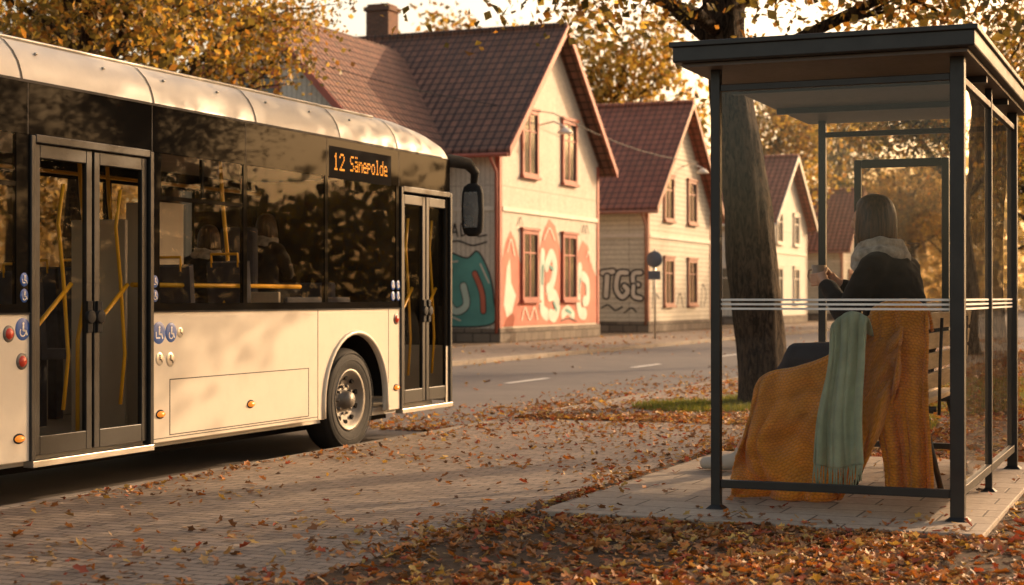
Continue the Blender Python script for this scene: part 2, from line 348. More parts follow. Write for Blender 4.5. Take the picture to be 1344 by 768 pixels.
# ------------------------------------------------------------------ camera, light, sky
cam=bpy.data.cameras.new('camera'); co=bpy.data.objects.new('camera',cam); COL.objects.link(co); SC.camera=co
TH=math.atan(892/2133); co.location=(0,0,1.45); co.rotation_euler=(math.radians(90+.16),0,TH)
cam.lens=2133/1344*36; cam.sensor_width=36; cam.clip_end=2000; cam.clip_start=.1
cam.dof.use_dof=True; cam.dof.focus_distance=12.0; cam.dof.aperture_fstop=2.4
w=bpy.data.worlds.new('World'); SC.world=w; w.use_nodes=True; nt=w.node_tree; bg=nt.nodes['Background']
az=math.radians(30); el=math.radians(19)
sky=nt.nodes.new('ShaderNodeTexSky'); sky.sky_type='NISHITA'; sky.sun_disc=False; sky.sun_elevation=el; sky.sun_rotation=az
sky.air_density=1.0; sky.dust_density=3.5; sky.ozone_density=.6
mx=nt.nodes.new('ShaderNodeMixRGB'); mx.blend_type='MULTIPLY'; mx.inputs[0].default_value=1; mx.inputs[2].default_value=(2.45,1.88,1.40,1)
nt.links.new(sky.outputs[0],mx.inputs[1]); nt.links.new(mx.outputs[0],bg.inputs[0]); bg.inputs[1].default_value=.15
sd=Vector((math.sin(az)*math.cos(el),math.cos(az)*math.cos(el),math.sin(el)))
sl=bpy.data.lights.new('sun','SUN'); sl.energy=5.0; sl.angle=math.radians(.6); sl.color=(1,.70,.42)
so=bpy.data.objects.new('sun',sl); COL.objects.link(so); so.rotation_euler=sd.to_track_quat('Z','Y').to_euler(); so.location=(10,10,20)

# ------------------------------------------------------------------ ground
plane('ground',-900,900,-300,1500,-.115,'soil')
plane('road',-15.3,-7.62,-60,400,-.10,'asphalt')
b=MB(); b.box(-7.50,-4.2,-20,300,-.2,0); b.obj('pavement','pave',None,kind='structure')
b=MB(); b.box(-7.62,-7.503,-20,300,-.2,.003); b.obj('kerb','kerb',None,.01,kind='structure')
b=MB(); b.box(-15.42,-15.3,-20,300,-.2,.012); b.obj('kerb','kerb',None,.01,kind='structure')
b=MB(); b.box(-19.9,-15.423,-20,300,-.2,.0); b.obj('pavement','pavefar',None,kind='structure')
b=MB(); b.box(-60,-19.903,-20,300,-.2,.004); b.obj('yard','soil',None,kind='structure')
b=MB(); b.box(-4.197,80,-20,300,-.2,-.004); b.obj('lawn','soil',None,kind='structure')
b=MB(); b.box(-4.02,-1.15,10.05,14.6,-.1,.03); b.obj('shelter_floor','slab',None,.006,kind='structure')
b=MB()
for i in range(-1,22):
    y=26.9+7.1*(i-0); b.quad((-11.42,y,-.096),(-11.28,y,-.096),(-11.28,y+2,-.096),(-11.42,y+2,-.096))
b.obj('lane_marking','white',None,0,False,kind='structure')

# ------------------------------------------------------------------ fallen leaves
def inview(x,y,m=1.25):
    c,s=math.cos(TH),math.sin(TH); a=x*c+y*s; bb=-x*s+y*c
    return (np.abs(a)<bb*.315*m+1.0)&(bb>6.5)
AUT=[(.44,.155,.03),(.42,.25,.10),(.35,.07,.028),(.56,.35,.09),(.15,.075,.038),(.32,.145,.058)]
def scatter(n,x0,x1,y0,y1,dens,z,smin,smax,ws,ypow=1.0):
    u=rng.random(n); y=y0+(y1-y0)*u**ypow; x=rng.uniform(x0,x1,n)
    k=inview(x,y)&(rng.random(n)<dens(x,y)); x,y=x[k],y[k]; m=len(x)
    P=np.stack([x,y,np.full(m,z)+rng.uniform(.004,.02,m)],-1)
    return P,smin+(smax-smin)*rng.random(m)**1.7,pal(m,AUT,ws,.35)
parts=[]
def clump(x,y,a,b_,seed): return np.clip((vnoise(x,y,a,seed)*.6+vnoise(x,y,a*.35,seed+1)*.4-b_)*3.2,0,1)
parts.append(scatter(90000,-7.5,-4.1,5,20,lambda x,y:.008+.06*clump(x,y,1.3,.54,3)+.12*np.clip((-6.9-x)/.6,0,1)*clump(x,y,.9,.35,33)+.30*np.clip((x+4.7)/.6,0,1)*clump(x,y,.7,.3,35)+.05*np.clip((y-13)/5,0,1),0,.03,.075,(3,3.5,.9,1.5,2.5,4),1.3))
parts.append(scatter(50000,-7.5,-4.1,18,60,lambda x,y:.03+.2*clump(x,y,2.2,.42,5),0,.045,.09,(3,4,.6,2,1,4),1.8))
parts.append(scatter(100000,-4.2,3,5.5,12,lambda x,y:np.where((x>-4.0)&(y>10.05),0.0,.12+.6*clump(x,y,.8,.38,9)),0,.03,.085,(4.5,2.5,2.2,1.3,3.5,4.5),1.0))
parts.append(scatter(26000,-1.1,6,10,40,lambda x,y:.5+0*x,0,.06,.11,(4,3,2,2,2,4),1.5))
parts.append(scatter(26000,-4.2,-1.1,14.6,50,lambda x,y:.4+0*x,0,.06,.11,(4,3,2,2,2,4),1.5))
parts.append(scatter(4200,-4.0,-1.2,10.05,14.6,lambda x,y:.02+.14*clump(x,y,.7,.55,11)+.2*np.clip((10.5-y)/.4,0,1),.03,.035,.075,(4,3,3,1,2,3)))
parts.append(scatter(80000,-11.2,-7.65,16.9,70,lambda x,y:np.clip((x+10.0)/2.4,0,1)**1.5*(.10+.4*clump(x,y,2,.37,15)),-.1,.04,.09,(3,4,.6,2,1,4),1.7))
parts.append(scatter(5000,-15.3,-11,18,80,lambda x,y:.06*clump(x,y,2,.4,17)+.4*np.clip((-14.8-x)/.5,0,1),-.1,.07,.12,(3,4,.8,2,1,4),1.7))
parts.append(scatter(6000,-19.8,-15.4,20,90,lambda x,y:.25*clump(x,y,2,.4,19),0,.07,.14,(3,4,.8,2,1,4),1.4))
P=np.concatenate([p[0] for p in parts]); S=np.concatenate([p[1] for p in parts]); C=np.concatenate([p[2] for p in parts])
V,F,CC=leafarrays(P,S,C,True,LEAF_V,LEAF_F,.38)
fast('fallen_leaves',V,F,'leaf',CC,kind='stuff',label='orange and brown autumn leaves scattered over the ground',category='leaves')
print('LEAVES',len(P))
def grass(n,pts,h):
    P=[];
    for (cx,cy,rx,ry) in pts:
        a=rng.uniform(0,2*np.pi,n); r=np.sqrt(rng.random(n)); P.append(np.stack([cx+rx*r*np.cos(a),cy+ry*r*np.sin(a),np.zeros(n)],-1))
    P=np.concatenate(P); m=len(P); hh=rng.uniform(.4,1,m)*h; an=rng.uniform(0,6.28,m); wv=.006
    d=np.stack([np.cos(an),np.sin(an),0*an],-1)*wv; tip=P+np.stack([rng.normal(0,.03,m),rng.normal(0,.03,m),hh],-1)
    V=np.stack([P-d,P+d,tip],1).reshape(-1,3); F=np.arange(3*m).reshape(-1,3)
    return V,F,pal(m,[(.12,.15,.025),(.18,.18,.035),(.24,.19,.06)],(4,3,1))
V,F,CC=grass(4000,[(-5.95,20.7,.9,1.0),(-5.3,22.3,.9,1.2),(-3.4,18,.8,2.5),(-3,25,1.3,5)],.10)
fast('grass',V,F,'grass',CC,kind='stuff',label='short green grass tufts around the tree roots',category='grass')

# ------------------------------------------------------------------ trees
GOLD=[(.38,.22,.05),(.31,.15,.035),(.20,.155,.045),(.45,.32,.085),(.11,.09,.03)]
def tree(label,loc,H,r,base,spread,seed,nleaf,lsize,ws=(3,2,3,1,2),lean=(0,0),sig=.55,name='tree',nb=11,group=None,droop=0,rings=14):
    R=random.Random(seed); T=thing(name,label,'tree',loc,group); L0=Vector(loc)
    b=MB(); n=rings
    tp=[];rs=[]
    for i in range(n):
        t=(i/(n-1))**1.25; z=H*.62*t
        wob=Vector((mnoise.noise(Vector((seed,t*3,0))),mnoise.noise(Vector((seed,0,t*3))),0))*.35*t
        tp.append(L0+Vector((lean[0]*t**1.2,lean[1]*t,z-.05))+wob)
        rs.append(r*(1.0-.45*t)*(1+.22*math.exp(-z/.22)))
    b.tube(tp,rs,32 if rings>20 else 16,rough=.22,seed=seed)
    tips=[]
    def pt(t):
        f=(t**.8)*(n-1); i=min(int(f),n-2); return tp[i].lerp(tp[i+1],f-i)
    for k in range(nb):
        t=base/(H*.62)+(1-base/(H*.62))*(k/(nb-1))**.9; t=min(t,.995); p=pt(t)
        a=k*2.4+R.uniform(-.5,.5); up=R.uniform(.25,.9)+.5*t-droop; ln=spread*R.uniform(.75,1.1)*(1-.35*max(0,t-.6))
        d=Vector((math.cos(a),math.sin(a),up)).normalized(); pts=[p]; q=p
        for j in range(5):
            d=(d+Vector((R.uniform(-.25,.25),R.uniform(-.25,.25),R.uniform(-.12,.22)-droop*.2))).normalized(); q=q+d*ln/5; pts.append(q.copy())
        rr=r*(.42-.2*t); b.tube(pts,[rr*(1-.16*j) for j in range(6)],7)
        for j in range(1,6):
            for c in range(3 if j>1 else 1):
                d2=(d*.5+Vector((R.uniform(-1,1),R.uniform(-1,1),R.uniform(-.4,.8)-droop))).normalized(); l2=ln*R.uniform(.22,.42)
                q=pts[j]; sp=[q]
                for e in range(3):
                    d2=(d2+Vector((R.uniform(-.3,.3),R.uniform(-.3,.3),R.uniform(-.25,.2)))).normalized(); q=q+d2*l2/3; sp.append(q.copy()); tips.append(q.copy())
                b.tube(sp,[rr*.28,rr*.2,rr*.13,rr*.06],4)
    b.obj('trunk','bark',T,0,False)
    tips=np.array([tuple(t-L0) for t in tips]); wgt=np.random.default_rng(seed).random(len(tips))**1.6; wgt/=wgt.sum()
    ix=rng.choice(len(tips),nleaf,p=wgt); P=tips[ix]+rng.normal(0,sig,(nleaf,3))*np.array([1,1,.7])
    c=pal(nleaf,GOLD,ws,.3); hv=vnoise(tips[ix,0]*3+seed*7,tips[ix,1]*3+tips[ix,2]*2,1.0,seed)
    c=c*(.6+.8*hv)[:,None]
    V,F,CC=leafarrays(P,rng.uniform(.6,1.3,nleaf)*lsize,np.clip(c,0,1),False,QUAD_V,QUAD_F)
    fast('crown',V,F,'crown',CC,T)
    return T
def copytree(T,loc,rot,sc,label=None):
    o=T.copy(); COL.objects.link(o); o.location=loc; o.rotation_euler=(0,0,rot); o.scale=(sc,)*3
    if label: o['label']=label
    for ch in T.children:
        c=ch.copy(); COL.objects.link(c); c.parent=o
    ORI[o.name]=Vector(loc); return o
GR='autumn street trees'
T1=tree('large autumn tree with a thick rough trunk on the pavement',(-5.35,21.7,0),12.5,.38,4.5,4.6,3,15500,.13,(2,3,4,2,3),(-.85,-.25),.5,nb=15,group=GR,droop=.28,rings=44)
T2=tree('spreading autumn tree standing on the leafy lawn',(-.4,20.8,0),11.5,.32,4.1,4.4,11,14500,.13,(2,3,4,1.5,4),(.2,.3),.48,nb=14,group=GR,droop=.26)
T3=tree('tall golden tree on the far pavement beside the road',(-17.6,22.6,0),12,.30,4.6,4.4,21,15500,.135,(3,3,5,3,3),(.3,.2),.42,nb=15,group=GR,droop=.18)
copytree(T3,(-18.6,16.2,0),4.0,1.1)
copytree(T3,(-19.4,28.3,0),2.2,.95)
T4=tree('tall golden tree rising behind the houses',(-30,87,0),21,.4,5,5.5,31,6500,.38,(3,1,3,5,1),(0,0),.8,nb=14,group='golden trees behind the houses')
for i,(x,y,r,s) in enumerate([(-38,84,1,.95),(-24,100,2,.85),(-50,84,3,1.0),(-60,72,.5,1.0),(-15,150,1.2,1.1),(-28,140,2.2,1.1)]): copytree(T4,(x,y,0),r,s)
for i,(x,y,r,s,src) in enumerate([(-5.2,42,1,.95,T2),(-5.2,62,3,1.0,T2),(-1.5,90,4,1.3,T1),(-5.4,96,3.3,1.2,T2),(-17.3,112,1.7,1.0,T2),(-17.3,130,2.7,1.1,T2),
        (7.0,31,2.5,.75,T2),(9,62,2,1.0,T3),(26,46,2,1.2,T1),(24,28,1,1.1,T3)]): copytree(src,(x,y,0),r,s,'autumn park tree with golden leaves on the lawn')
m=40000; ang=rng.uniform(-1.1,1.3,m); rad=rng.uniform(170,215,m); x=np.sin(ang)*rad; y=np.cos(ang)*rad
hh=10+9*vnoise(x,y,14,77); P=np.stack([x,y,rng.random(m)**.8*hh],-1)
V,F,CC=leafarrays(P,rng.uniform(1.0,2.0,m),pal(m,[(.64,.52,.34),(.57,.46,.30),(.50,.41,.28)],(2,2,1)),False,QUAD_V,QUAD_F)  # pale warm leaf colours stand in for haze over the distance
fast('distant_wood',V,F,'crown',CC,kind='stuff',label='golden wood with painted-in haze along the end of the street',category='wood')

# ------------------------------------------------------------------ houses
def window(H,axis,pl,h,z,w,ht,frame='trimwarm',label=None):
    def bx(b,h0,h1,z0,z1,d0,d1,m=0):
        if axis=='X': b.box(pl+d0,pl+d1,h0,h1,z0,z1,m)
        else: b.box(h0,h1,pl-d1,pl-d0,z0,z1,m)
    root=MB(); bx(root,h-w/2+.06,h+w/2-.06,z-ht/2+.06,z+ht/2-.06,.018,.028)
    o=root.obj('window','winglass',H)
    f=MB(); t=.13
    bx(f,h-w/2-.04,h-w/2+t-.04,z-ht/2,z+ht/2,-.02,.09); bx(f,h+w/2-t+.04,h+w/2+.04,z-ht/2,z+ht/2,-.02,.09)
    bx(f,h-w/2+t-.04,h+w/2-t+.04,z+ht/2-t,z+ht/2,-.02,.087); bx(f,h-w/2+t-.04,h+w/2-t+.04,z-ht/2,z-ht/2+.1,-.02,.087)
    bx(f,h-.035,h+.035,z-ht/2+.1,z+ht/2-t,0,.05); bx(f,h-w/2+t-.04,h-.036,z+ht*.17,z+ht*.17+.05,0,.046); bx(f,h+.036,h+w/2-t+.04,z+ht*.17,z+ht*.17+.05,0,.046)
    f.obj('frame',frame,o)
    g=MB(); bx(g,h-w/2-.10,h+w/2+.10,z-ht/2-.09,z-ht/2-.003,-.02,.15); g.obj('sill',frame,o)
    g=MB(); bx(g,h-w/2-.10,h+w/2+.10,z+ht/2+.003,z+ht/2+.09,-.02,.13); g.obj('lintel',frame,o)
def smooth(pts,n=6):
    out=[];k=len(pts)
    for i in range(k):
        p0,p1,p2,p3=[pts[(i+j)%k] for j in(-1,0,1,2)]
        for s in range(n):
            t=s/n; out.append(tuple(.5*((2*p1[a])+(-p0[a]+p2[a])*t+(2*p0[a]-5*p1[a]+4*p2[a]-p3[a])*t*t+(-p0[a]+3*p1[a]-3*p2[a]+p3[a])*t**3) for a in(0,1)))
    return out
def decal(b,axis,pl,pts,off,m,sm=True):
    p=smooth(pts) if sm else pts
    vs=[(pl+off,h,z) if axis=='X' else (h,pl-off,z) for h,z in p]; b.add(vs,[tuple(range(len(vs)))],m)
def stroke(b,axis,pl,pts,wd,off,m):
    q=[]
    for i in range(len(pts)-1):
        for s in range(8):
            p0=pts[max(i-1,0)];p1=pts[i];p2=pts[i+1];p3=pts[min(i+2,len(pts)-1)];t=s/8
            q.append(tuple(.5*((2*p1[a])+(-p0[a]+p2[a])*t+(2*p0[a]-5*p1[a]+4*p2[a]-p3[a])*t*t+(-p0[a]+3*p1[a]-3*p2[a]+p3[a])*t**3) for a in(0,1)))
    q.append(pts[-1]); vs=[]
    for i,p in enumerate(q):
        a=q[max(i-1,0)];c=q[min(i+1,len(q)-1)];dx,dz=c[0]-a[0],c[1]-a[1];l=math.hypot(dx,dz) or 1;nx,nz_=-dz/l*wd/2,dx/l*wd/2
        for s in(1,-1):
            h,z=p[0]+nx*s,p[1]+nz_*s; vs.append((pl+off,h,z) if axis=='X' else (h,pl-off,z))
    b.add(vs,[(2*i,2*i+1,2*i+3,2*i+2) for i in range(len(q)-1)],m)
    for e in (q[0],q[-1]):
        vs=[]
        for k in range(10):
            h,z=e[0]+wd/2*math.cos(k*.6283),e[1]+wd/2*math.sin(k*.6283); o2=off+.0008; vs.append((pl+o2,h,z) if axis=='X' else (h,pl-o2,z))
        b.add(vs,[tuple(range(10))],m)
def letter(b,axis,pl,pts,wd,off,mo,mi,ol=.07):
    stroke(b,axis,pl,pts,wd+2*ol,off,mo); stroke(b,axis,pl,pts,wd,off+.004,mi)
def bubble(b,axis,pl,pts,fill,off,outl=4,wd=.08,sm=True):
    if fill is not None: decal(b,axis,pl,pts,off,fill,sm)
    stroke(b,axis,pl,pts+[pts[0]],wd,off+.004,outl)
def house(label,xf,y0,y1,Ld,ze,zr,clad,roof,trim,wins,sidewins,chim=None,over=.55,gh=4.2):
    H=thing('house',label,'house',(xf-Ld/2,(y0+y1)/2,0)); ym=(y0+y1)/2
    b=MB(); b.poly([(xf,y0,.45),(xf,y1,.45),(xf,y1,ze),(xf,ym,zr),(xf,y0,ze)],(-Ld,0,0)); b.obj('wall',clad,H)
    b=MB(); b.box(xf-Ld-.05,xf+.06,y0-.06,y1+.06,-.1,.447); b.obj('plinth','stone',H)
    sl=(zr-ze)/(ym-y0); th=.14; e=.5
    R_=MB(); za=zr+.02; zb=ze-sl*e+.02; ya=y0-e; yb=y1+e
    R_.poly([(xf+over,ya,zb),(xf+over,ym,za),(xf+over,yb,zb),(xf+over,yb,zb+th*1.35),(xf+over,ym,za+th*1.35),(xf+over,ya,zb+th*1.35)],(-Ld-2*over,0,0))
    rf=R_.obj('roof',roof,H)
    b=MB(); zc=zb-.06; ya-=.03; yb+=.03
    b.poly([(xf+over+.003,ya,zc),(xf+over+.003,ym,zr-.04),(xf+over+.003,yb,zc),(xf+over+.003,yb,zc+.28),(xf+over+.003,ym,zr+.24),(xf+over+.003,ya,zc+.28)],(.05,0,0))
    b.obj('verge_board',trim,H)
    b=MB(); b.tube([(xf+over,ym,zr+.22),(xf-Ld-over,ym,zr+.22)],.11,8); b.obj('ridge_tile',roof,rf)
    b=MB()
    for yy,s in((y0,-1),(y1,1)):
        b.box(xf-.12,xf+.035,min(yy+s*.03,yy-s*.17),max(yy+s*.03,yy-s*.17),.46,ze-.1)
    b.obj('corner_board',trim,H)
    b=MB(); b.box(xf+.003,xf+.06,y0+.18,y1-.18,gh,gh+.14); b.box(xf-Ld+.1,xf-.16,y0-.05,y0-.003,gh,gh+.14); b.obj('trim_board','trimcream',H)
    b=MB(); b.tube([(xf+over,y0-e-.08,ze-sl*e+.02),(xf-Ld-over,y0-e-.08,ze-sl*e+.02)],.07,8); b.obj('gutter',trim,H)
    b=MB(); b.tube([(xf-.1,y0-e-.05,ze-sl*e),(xf-.05,y0-.12,ze-sl*e-.5),(xf-.05,y0-.12,.3)],.05,8); b.obj('downpipe',trim,H)
    for (h,z,w,ht) in wins: window(H,'X',xf,h,z,w,ht,trim)
    for (h,z,w,ht) in sidewins: window(H,'Y',y0,h,z,w,ht,trim)
    if chim:
        cx,cy,zt=chim; b=MB(); b.box(cx-.45,cx+.45,cy-.4,cy+.4,zr-1.2,zt-.25); b.box(cx-.52,cx+.52,cy-.47,cy+.47,zt-.25,zt-.1); b.box(cx-.42,cx+.42,cy-.37,cy+.37,zt-.1,zt); b.obj('chimney','brick',rf)
    return H
H1=house('cream timber house with red trim, dark tiled roof and painted mural',-20.26,47.4,56.7,13,6.35,10.55,'cladA','roofAx','trimred',
    [(49.9,6.55,1.35,2.2),(53.6,6.55,1.35,2.2),(49.9,2.5,1.35,2.3),(53.6,2.5,1.35,2.3)],[],(-27.0,52.4,12.0))
b=MB(); b.poly([(-29.1,41.9,.45),(-22.3,41.9,.45),(-22.3,41.9,6.35),(-25.7,41.9,9.9),(-29.1,41.9,6.35)],(0,6,0)); b.obj('wall','cladA',H1)
b=MB(); b.box(-29.2,-22.2,41.84,47.3,-.1,.446); b.obj('plinth','stone',H1)
b=MB(); sl=3.55/3.4; zb=6.35-sl*.55
b.poly([(-29.65,41.4,zb),(-25.7,41.4,9.93),(-21.75,41.4,zb),(-21.75,41.4,zb+.2),(-25.7,41.4,10.13),(-29.65,41.4,zb+.2)],(0,9.4,0)); b.obj('roof','roofAy',H1)
b=MB(); zb-=.03
b.poly([(-29.68,41.397,zb-.06),(-25.7,41.397,9.86),(-21.72,41.397,zb-.06),(-21.72,41.397,zb+.24),(-25.7,41.397,10.16),(-29.68,41.397,zb+.24)],(0,-.05,0)); b.obj('verge_board','trimred',H1)
b=MB(); b.box(-22.47,-22.26,41.87,42.0,.46,6.2); b.obj('corner_board','trimred',H1)
window(H1,'Y',41.9,-25.7,7.4,1.3,1.6,'trimred'); window(H1,'Y',41.9,-27.3,2.6,1.2,2,'trimred'); window(H1,'Y',41.9,-24.1,2.6,1.2,2,'trimred')
H2=house('two-storey pale yellow plank house with red tiled roof',-20.5,63.4,72.8,11,5.35,9.7,'cladB','roofB','trimwarm',
    [(66.2,5.65,1.3,1.9),(69.7,5.65,1.3,1.9),(66.2,2.1,1.3,2.0),(69.7,2.1,1.3,2.0)],[(-26,2.1,1.2,2.0)],None,gh=3.9)
H3=house('white timber house with red tiled roof further down the street',-20.5,84,93,11,5.6,9.0,'cladC','roofB','trimcream',
    [(86.3,5.2,1.3,1.7),(90.3,5.2,1.3,1.7),(86.3,2.1,1.3,2.0),(90.3,2.1,1.3,2.0)],[(-22.5,2.1,1.2,2),(-25,5,1.2,1.7)],(-24,88.5,10.2),gh=3.8)
H4=house('small cream timber house at the far end of the street',-20.0,101,110,10,4.6,8.2,'cladB','roofB','trimwarm',
    [(103.5,2.1,1.3,2.0),(107.5,2.1,1.3,2.0)],[(-23,2.1,1.2,2)],None,gh=3.6)
H5=house('pale timber house beyond the autumn trees',-19.5,118,128,10,5.2,9.0,'cladC','roofAx','trimcream',[(121,2.1,1.3,2.0),(125,2.1,1.3,2.0),(121,5,1.3,1.6),(125,5,1.3,1.6)],[(-22,2.1,1.2,2)],None,gh=3.8)
b=MB(); ax,pl='X',-20.26
sal=[(47.6,.5),(47.6,2.6),(47.9,3.2),(48.3,3.6),(48.7,3.3),(49.1,2.6),(49.6,2.2),(50.4,2.3),(50.8,3.0),(51.2,3.7),(51.7,4.12),(52.3,3.9),(52.75,3.1),(53.2,2.5),(54.3,2.5),(54.6,3.1),(55.0,3.5),(55.6,3.3),(56.1,2.5),(56.5,2.2),(56.5,.5)]
decal(b,ax,pl,sal,.006,0,False)
decal(b,ax,pl,[(47.75,1.2),(48.0,2.4),(48.25,2.7),(48.35,1.9),(48.75,1.5),(48.4,.9),(48.0,.8)],.010,3,False)
letter(b,ax,pl,[(51.1,2.9),(51.0,2.0),(51.05,1.1),(51.5,.85)],.34,.010,3,2,.05)
letter(b,ax,pl,[(51.45,2.5),(51.9,2.9),(52.25,2.5),(51.95,1.9),(51.6,1.7)],.32,.016,3,2,.05)
letter(b,ax,pl,[(51.7,1.5),(52.2,1.5),(52.5,1.1),(52.2,.8),(51.8,.85)],.32,.022,3,2,.05)
letter(b,ax,pl,[(53.0,.85),(53.5,1.0),(54.0,.8)],.24,.016,3,2,.05)
letter(b,ax,pl,[(54.7,2.5),(54.55,1.6),(54.7,.95),(55.2,.85)],.34,.022,3,2,.05)
letter(b,ax,pl,[(55.0,2.2),(55.45,2.0),(55.5,1.4),(55.15,1.3)],.30,.028,3,2,.05)
for pts in ([(51.1,2.5),(51.05,1.9)],[(51.75,2.5),(52.0,2.4)],[(54.7,2.1),(54.65,1.6)],[(52.1,1.25),(52.35,1.0)],[(53.3,1.0),(53.8,.9)]): stroke(b,ax,pl,pts,.11,.034,1)
for pts in ([(49.2,.7),(49.5,1.1),(49.9,.7),(50.3,1.1),(50.6,.7)],[(55.4,2.9),(55.6,3.1),(55.8,2.7)],[(48.0,2.9),(48.3,3.3),(48.6,2.8)],[(51.2,3.4),(51.7,3.8),(52.2,3.4)]): stroke(b,ax,pl,pts,.06,.034,3)
for pts in ([(54.9,3.75),(55.1,4.05),(55.25,3.75),(55.4,4.05),(55.6,3.75)],[(48.9,3.8),(49.1,4.05),(49.3,3.8)],[(50.8,.9),(50.78,2.0),(50.88,3.1)],[(51.3,2.4),(51.35,1.6)],[(54.3,1.0),(54.3,2.2),(54.5,2.9)],[(52.8,.62),(53.6,.7),(54.4,.58)]): stroke(b,ax,pl,pts,.045,.036,4)
b.obj('mural',['salmon','teal','mint','trimcream','black'],H1,0,False)
b=MB(); ax,pl='Y',47.4
bubble(b,ax,pl,[(-24.2,.6),(-24.2,2.0),(-23.5,2.5),(-22.7,2.3),(-22.2,2.9),(-21.4,2.7),(-21.0,2.9),(-20.6,2.2),(-20.45,1.4),(-20.5,.6),(-22.3,.5)],1,.006,4,.05)
letter(b,ax,pl,[(-23.3,1.9),(-22.8,2.0),(-22.5,1.5),(-22.9,1.1),(-23.3,.9)],.22,.012,4,2,.03)
letter(b,ax,pl,[(-22.0,2.3),(-22.1,1.5),(-21.8,1.0),(-21.4,1.2),(-21.5,1.8)],.22,.018,4,2,.03)
letter(b,ax,pl,[(-21.1,2.2),(-20.85,1.6),(-20.8,1.0)],.16,.024,4,0,.03)
for pts in ([(-23.6,.9),(-23.0,.7),(-22.3,.9),(-21.6,.7)],[(-22.4,2.5),(-21.7,2.6)],[(-20.9,2.5),(-20.6,1.9)]): stroke(b,ax,pl,pts,.05,.034,3)
k0=-22.3
for dx,pts in ((0,[(0,3.4),(.02,3.75)]),(0,[(.02,3.75),(.13,3.55)]),(0,[(.13,3.55),(.24,3.78)]),(0,[(.24,3.78),(.26,3.4)]),(.36,[(.0,3.4),(.13,3.8)]),(.36,[(.13,3.8),(.24,3.4)]),(.36,[(.04,3.53),(.2,3.53)]),(.72,[(0,3.4),(0,3.8),(.2,3.68),(.2,3.5),(0,3.4)]),(1.02,[(0,3.8),(.1,3.4),(.22,3.8)]),(1.3,[(0,3.38),(.3,3.42)]),(.1,[(0,3.15),(.5,3.25),(1.0,3.1),(1.5,3.2)])): stroke(b,ax,pl,[(k0+dx+p[0],p[1]) for p in pts],.055,.012,4)
b.obj('mural',['salmon','teal','mint','trimcream','black'],H1,0,False)
b=MB(); ax,pl='Y',63.4
letter(b,ax,pl,[(-22.45,2.45),(-22.0,2.5)],.20,.006,0,1,.075); letter(b,ax,pl,[(-22.25,2.3),(-22.3,1.5)],.20,.012,0,1,.075)
letter(b,ax,pl,[(-21.4,2.45),(-21.75,2.4),(-21.85,1.8),(-21.6,1.45),(-21.35,1.7),(-21.5,1.9)],.19,.018,0,1,.075)
letter(b,ax,pl,[(-20.8,2.45),(-21.1,2.4),(-21.1,2.0),(-20.9,1.95)],.17,.024,0,1,.07); letter(b,ax,pl,[(-21.1,1.9),(-21.1,1.5),(-20.8,1.4)],.17,.030,0,1,.07)
for pts in ([(-22.5,1.0),(-22.2,1.12),(-21.9,.9),(-21.6,1.05)],[(-21.5,.8),(-21.2,1.0),(-21.0,.85)]): stroke(b,ax,pl,pts,.06,.018,0)
b.obj('graffiti',['black','trimcream'],H2,0,False)
b=MB(); ax,pl='X',-20.5
for pts in ([(64.0,1.0),(64.2,2.8),(64.7,3.2),(64.6,2.2),(64.2,1.8),(64.9,1.4)],[(67.4,1.0),(67.9,1.6),(68.4,1.0)],[(71.2,1.0),(71.4,2.0),(72.0,1.6),(71.6,1.0)]): stroke(b,ax,pl,pts,.08,.01,0)
b.obj('graffiti',['black'],H2,0,False)
def lamp(H,x,y,z):
    b=MB(); b.tube([(x,y,z+.25),(x+.5,y,z+.35),(x+.9,y,z+.15)],.03,6); b.lathe([(.02,.15),(.12,.1),(.28,-.05),(.26,-.07),(.0,-.03)],(x+.9,y,z),'Z',14); b.obj('wall_lamp','white',H)
lamp(H1,-20.26,50.9,7.0); lamp(H2,-20.5,68.3,6.9)
b=MB(); pts=[Vector((-26,40,9.2)).lerp(Vector((-19.7,50.7,7.6)),t/12)-Vector((0,0,.35*math.sin(math.pi*t/12))) for t in range(13)]
pts+=[Vector((-19.7,50.7,7.6)).lerp(Vector((-19.8,68.3,7.3)),t/12)-Vector((0,0,.3*math.sin(math.pi*t/12))) for t in range(1,13)]; b.tube(pts,.018,5)
b.obj('overhead_cable','black',None,label='thin dark cable strung between the timber houses',cat='cable',origin=(-26,40,9))
S_=thing('road_sign','round blue-grey road sign on a thin grey pole','sign',(-17.1,53.7,0))
b=MB(); b.tube([(-17.1,53.7,-.1),(-17.1,53.7,3.1)],.04,8); b.obj('pole','alu',S_)
b=MB(); b.lathe([(0,-.03),(.26,-.03),(.29,-.01),(.29,.01),(.26,.02),(0,.02)],(-17.1,53.63,2.75),'Y',24); b.obj('sign_plate','signblue',S_)
b=MB(); b.box(-17.32,-16.88,53.62,53.65,2.05,2.35); b.obj('sign_plate','signblue',S_)

# ------------------------------------------------------------------ bus
B=thing('bus','cream city bus with black glazing, amber destination display and folding doors','bus',(-8.985,10.85,-.1))
SX=-7.71; FX=-10.26
def skirt(x0,x1,ya,yb,z0,z1,arches,b):
    pts=[(ya,z0)]
    for yc,r in arches:
        zc=.42
        for k in range(0,19):
            a=math.pi*(1-k/18); yy=yc+r*math.cos(a); zz=zc+r*math.sin(a)*1.02
            if k==0: pts.append((yy,z0))
            pts.append((yy,zz))
            if k==18: pts.append((yy,z0))
    pts+=[(yb,z0),(yb,z1),(ya,z1)]
    b.poly([(x1,y,z) for y,z in pts],(x0-x1,0,0))
b=MB(); skirt(SX-.04,SX,4.95,9.47,.27,1.335,[(8.42,.64)],b); skirt(SX-.04,SX,10.91,15.38,.27,1.335,[(14.40,.64)],b)
skirt(FX,FX+.04,4.95,16.5,.27,1.335,[(8.42,.64),(14.4,.64)],b)
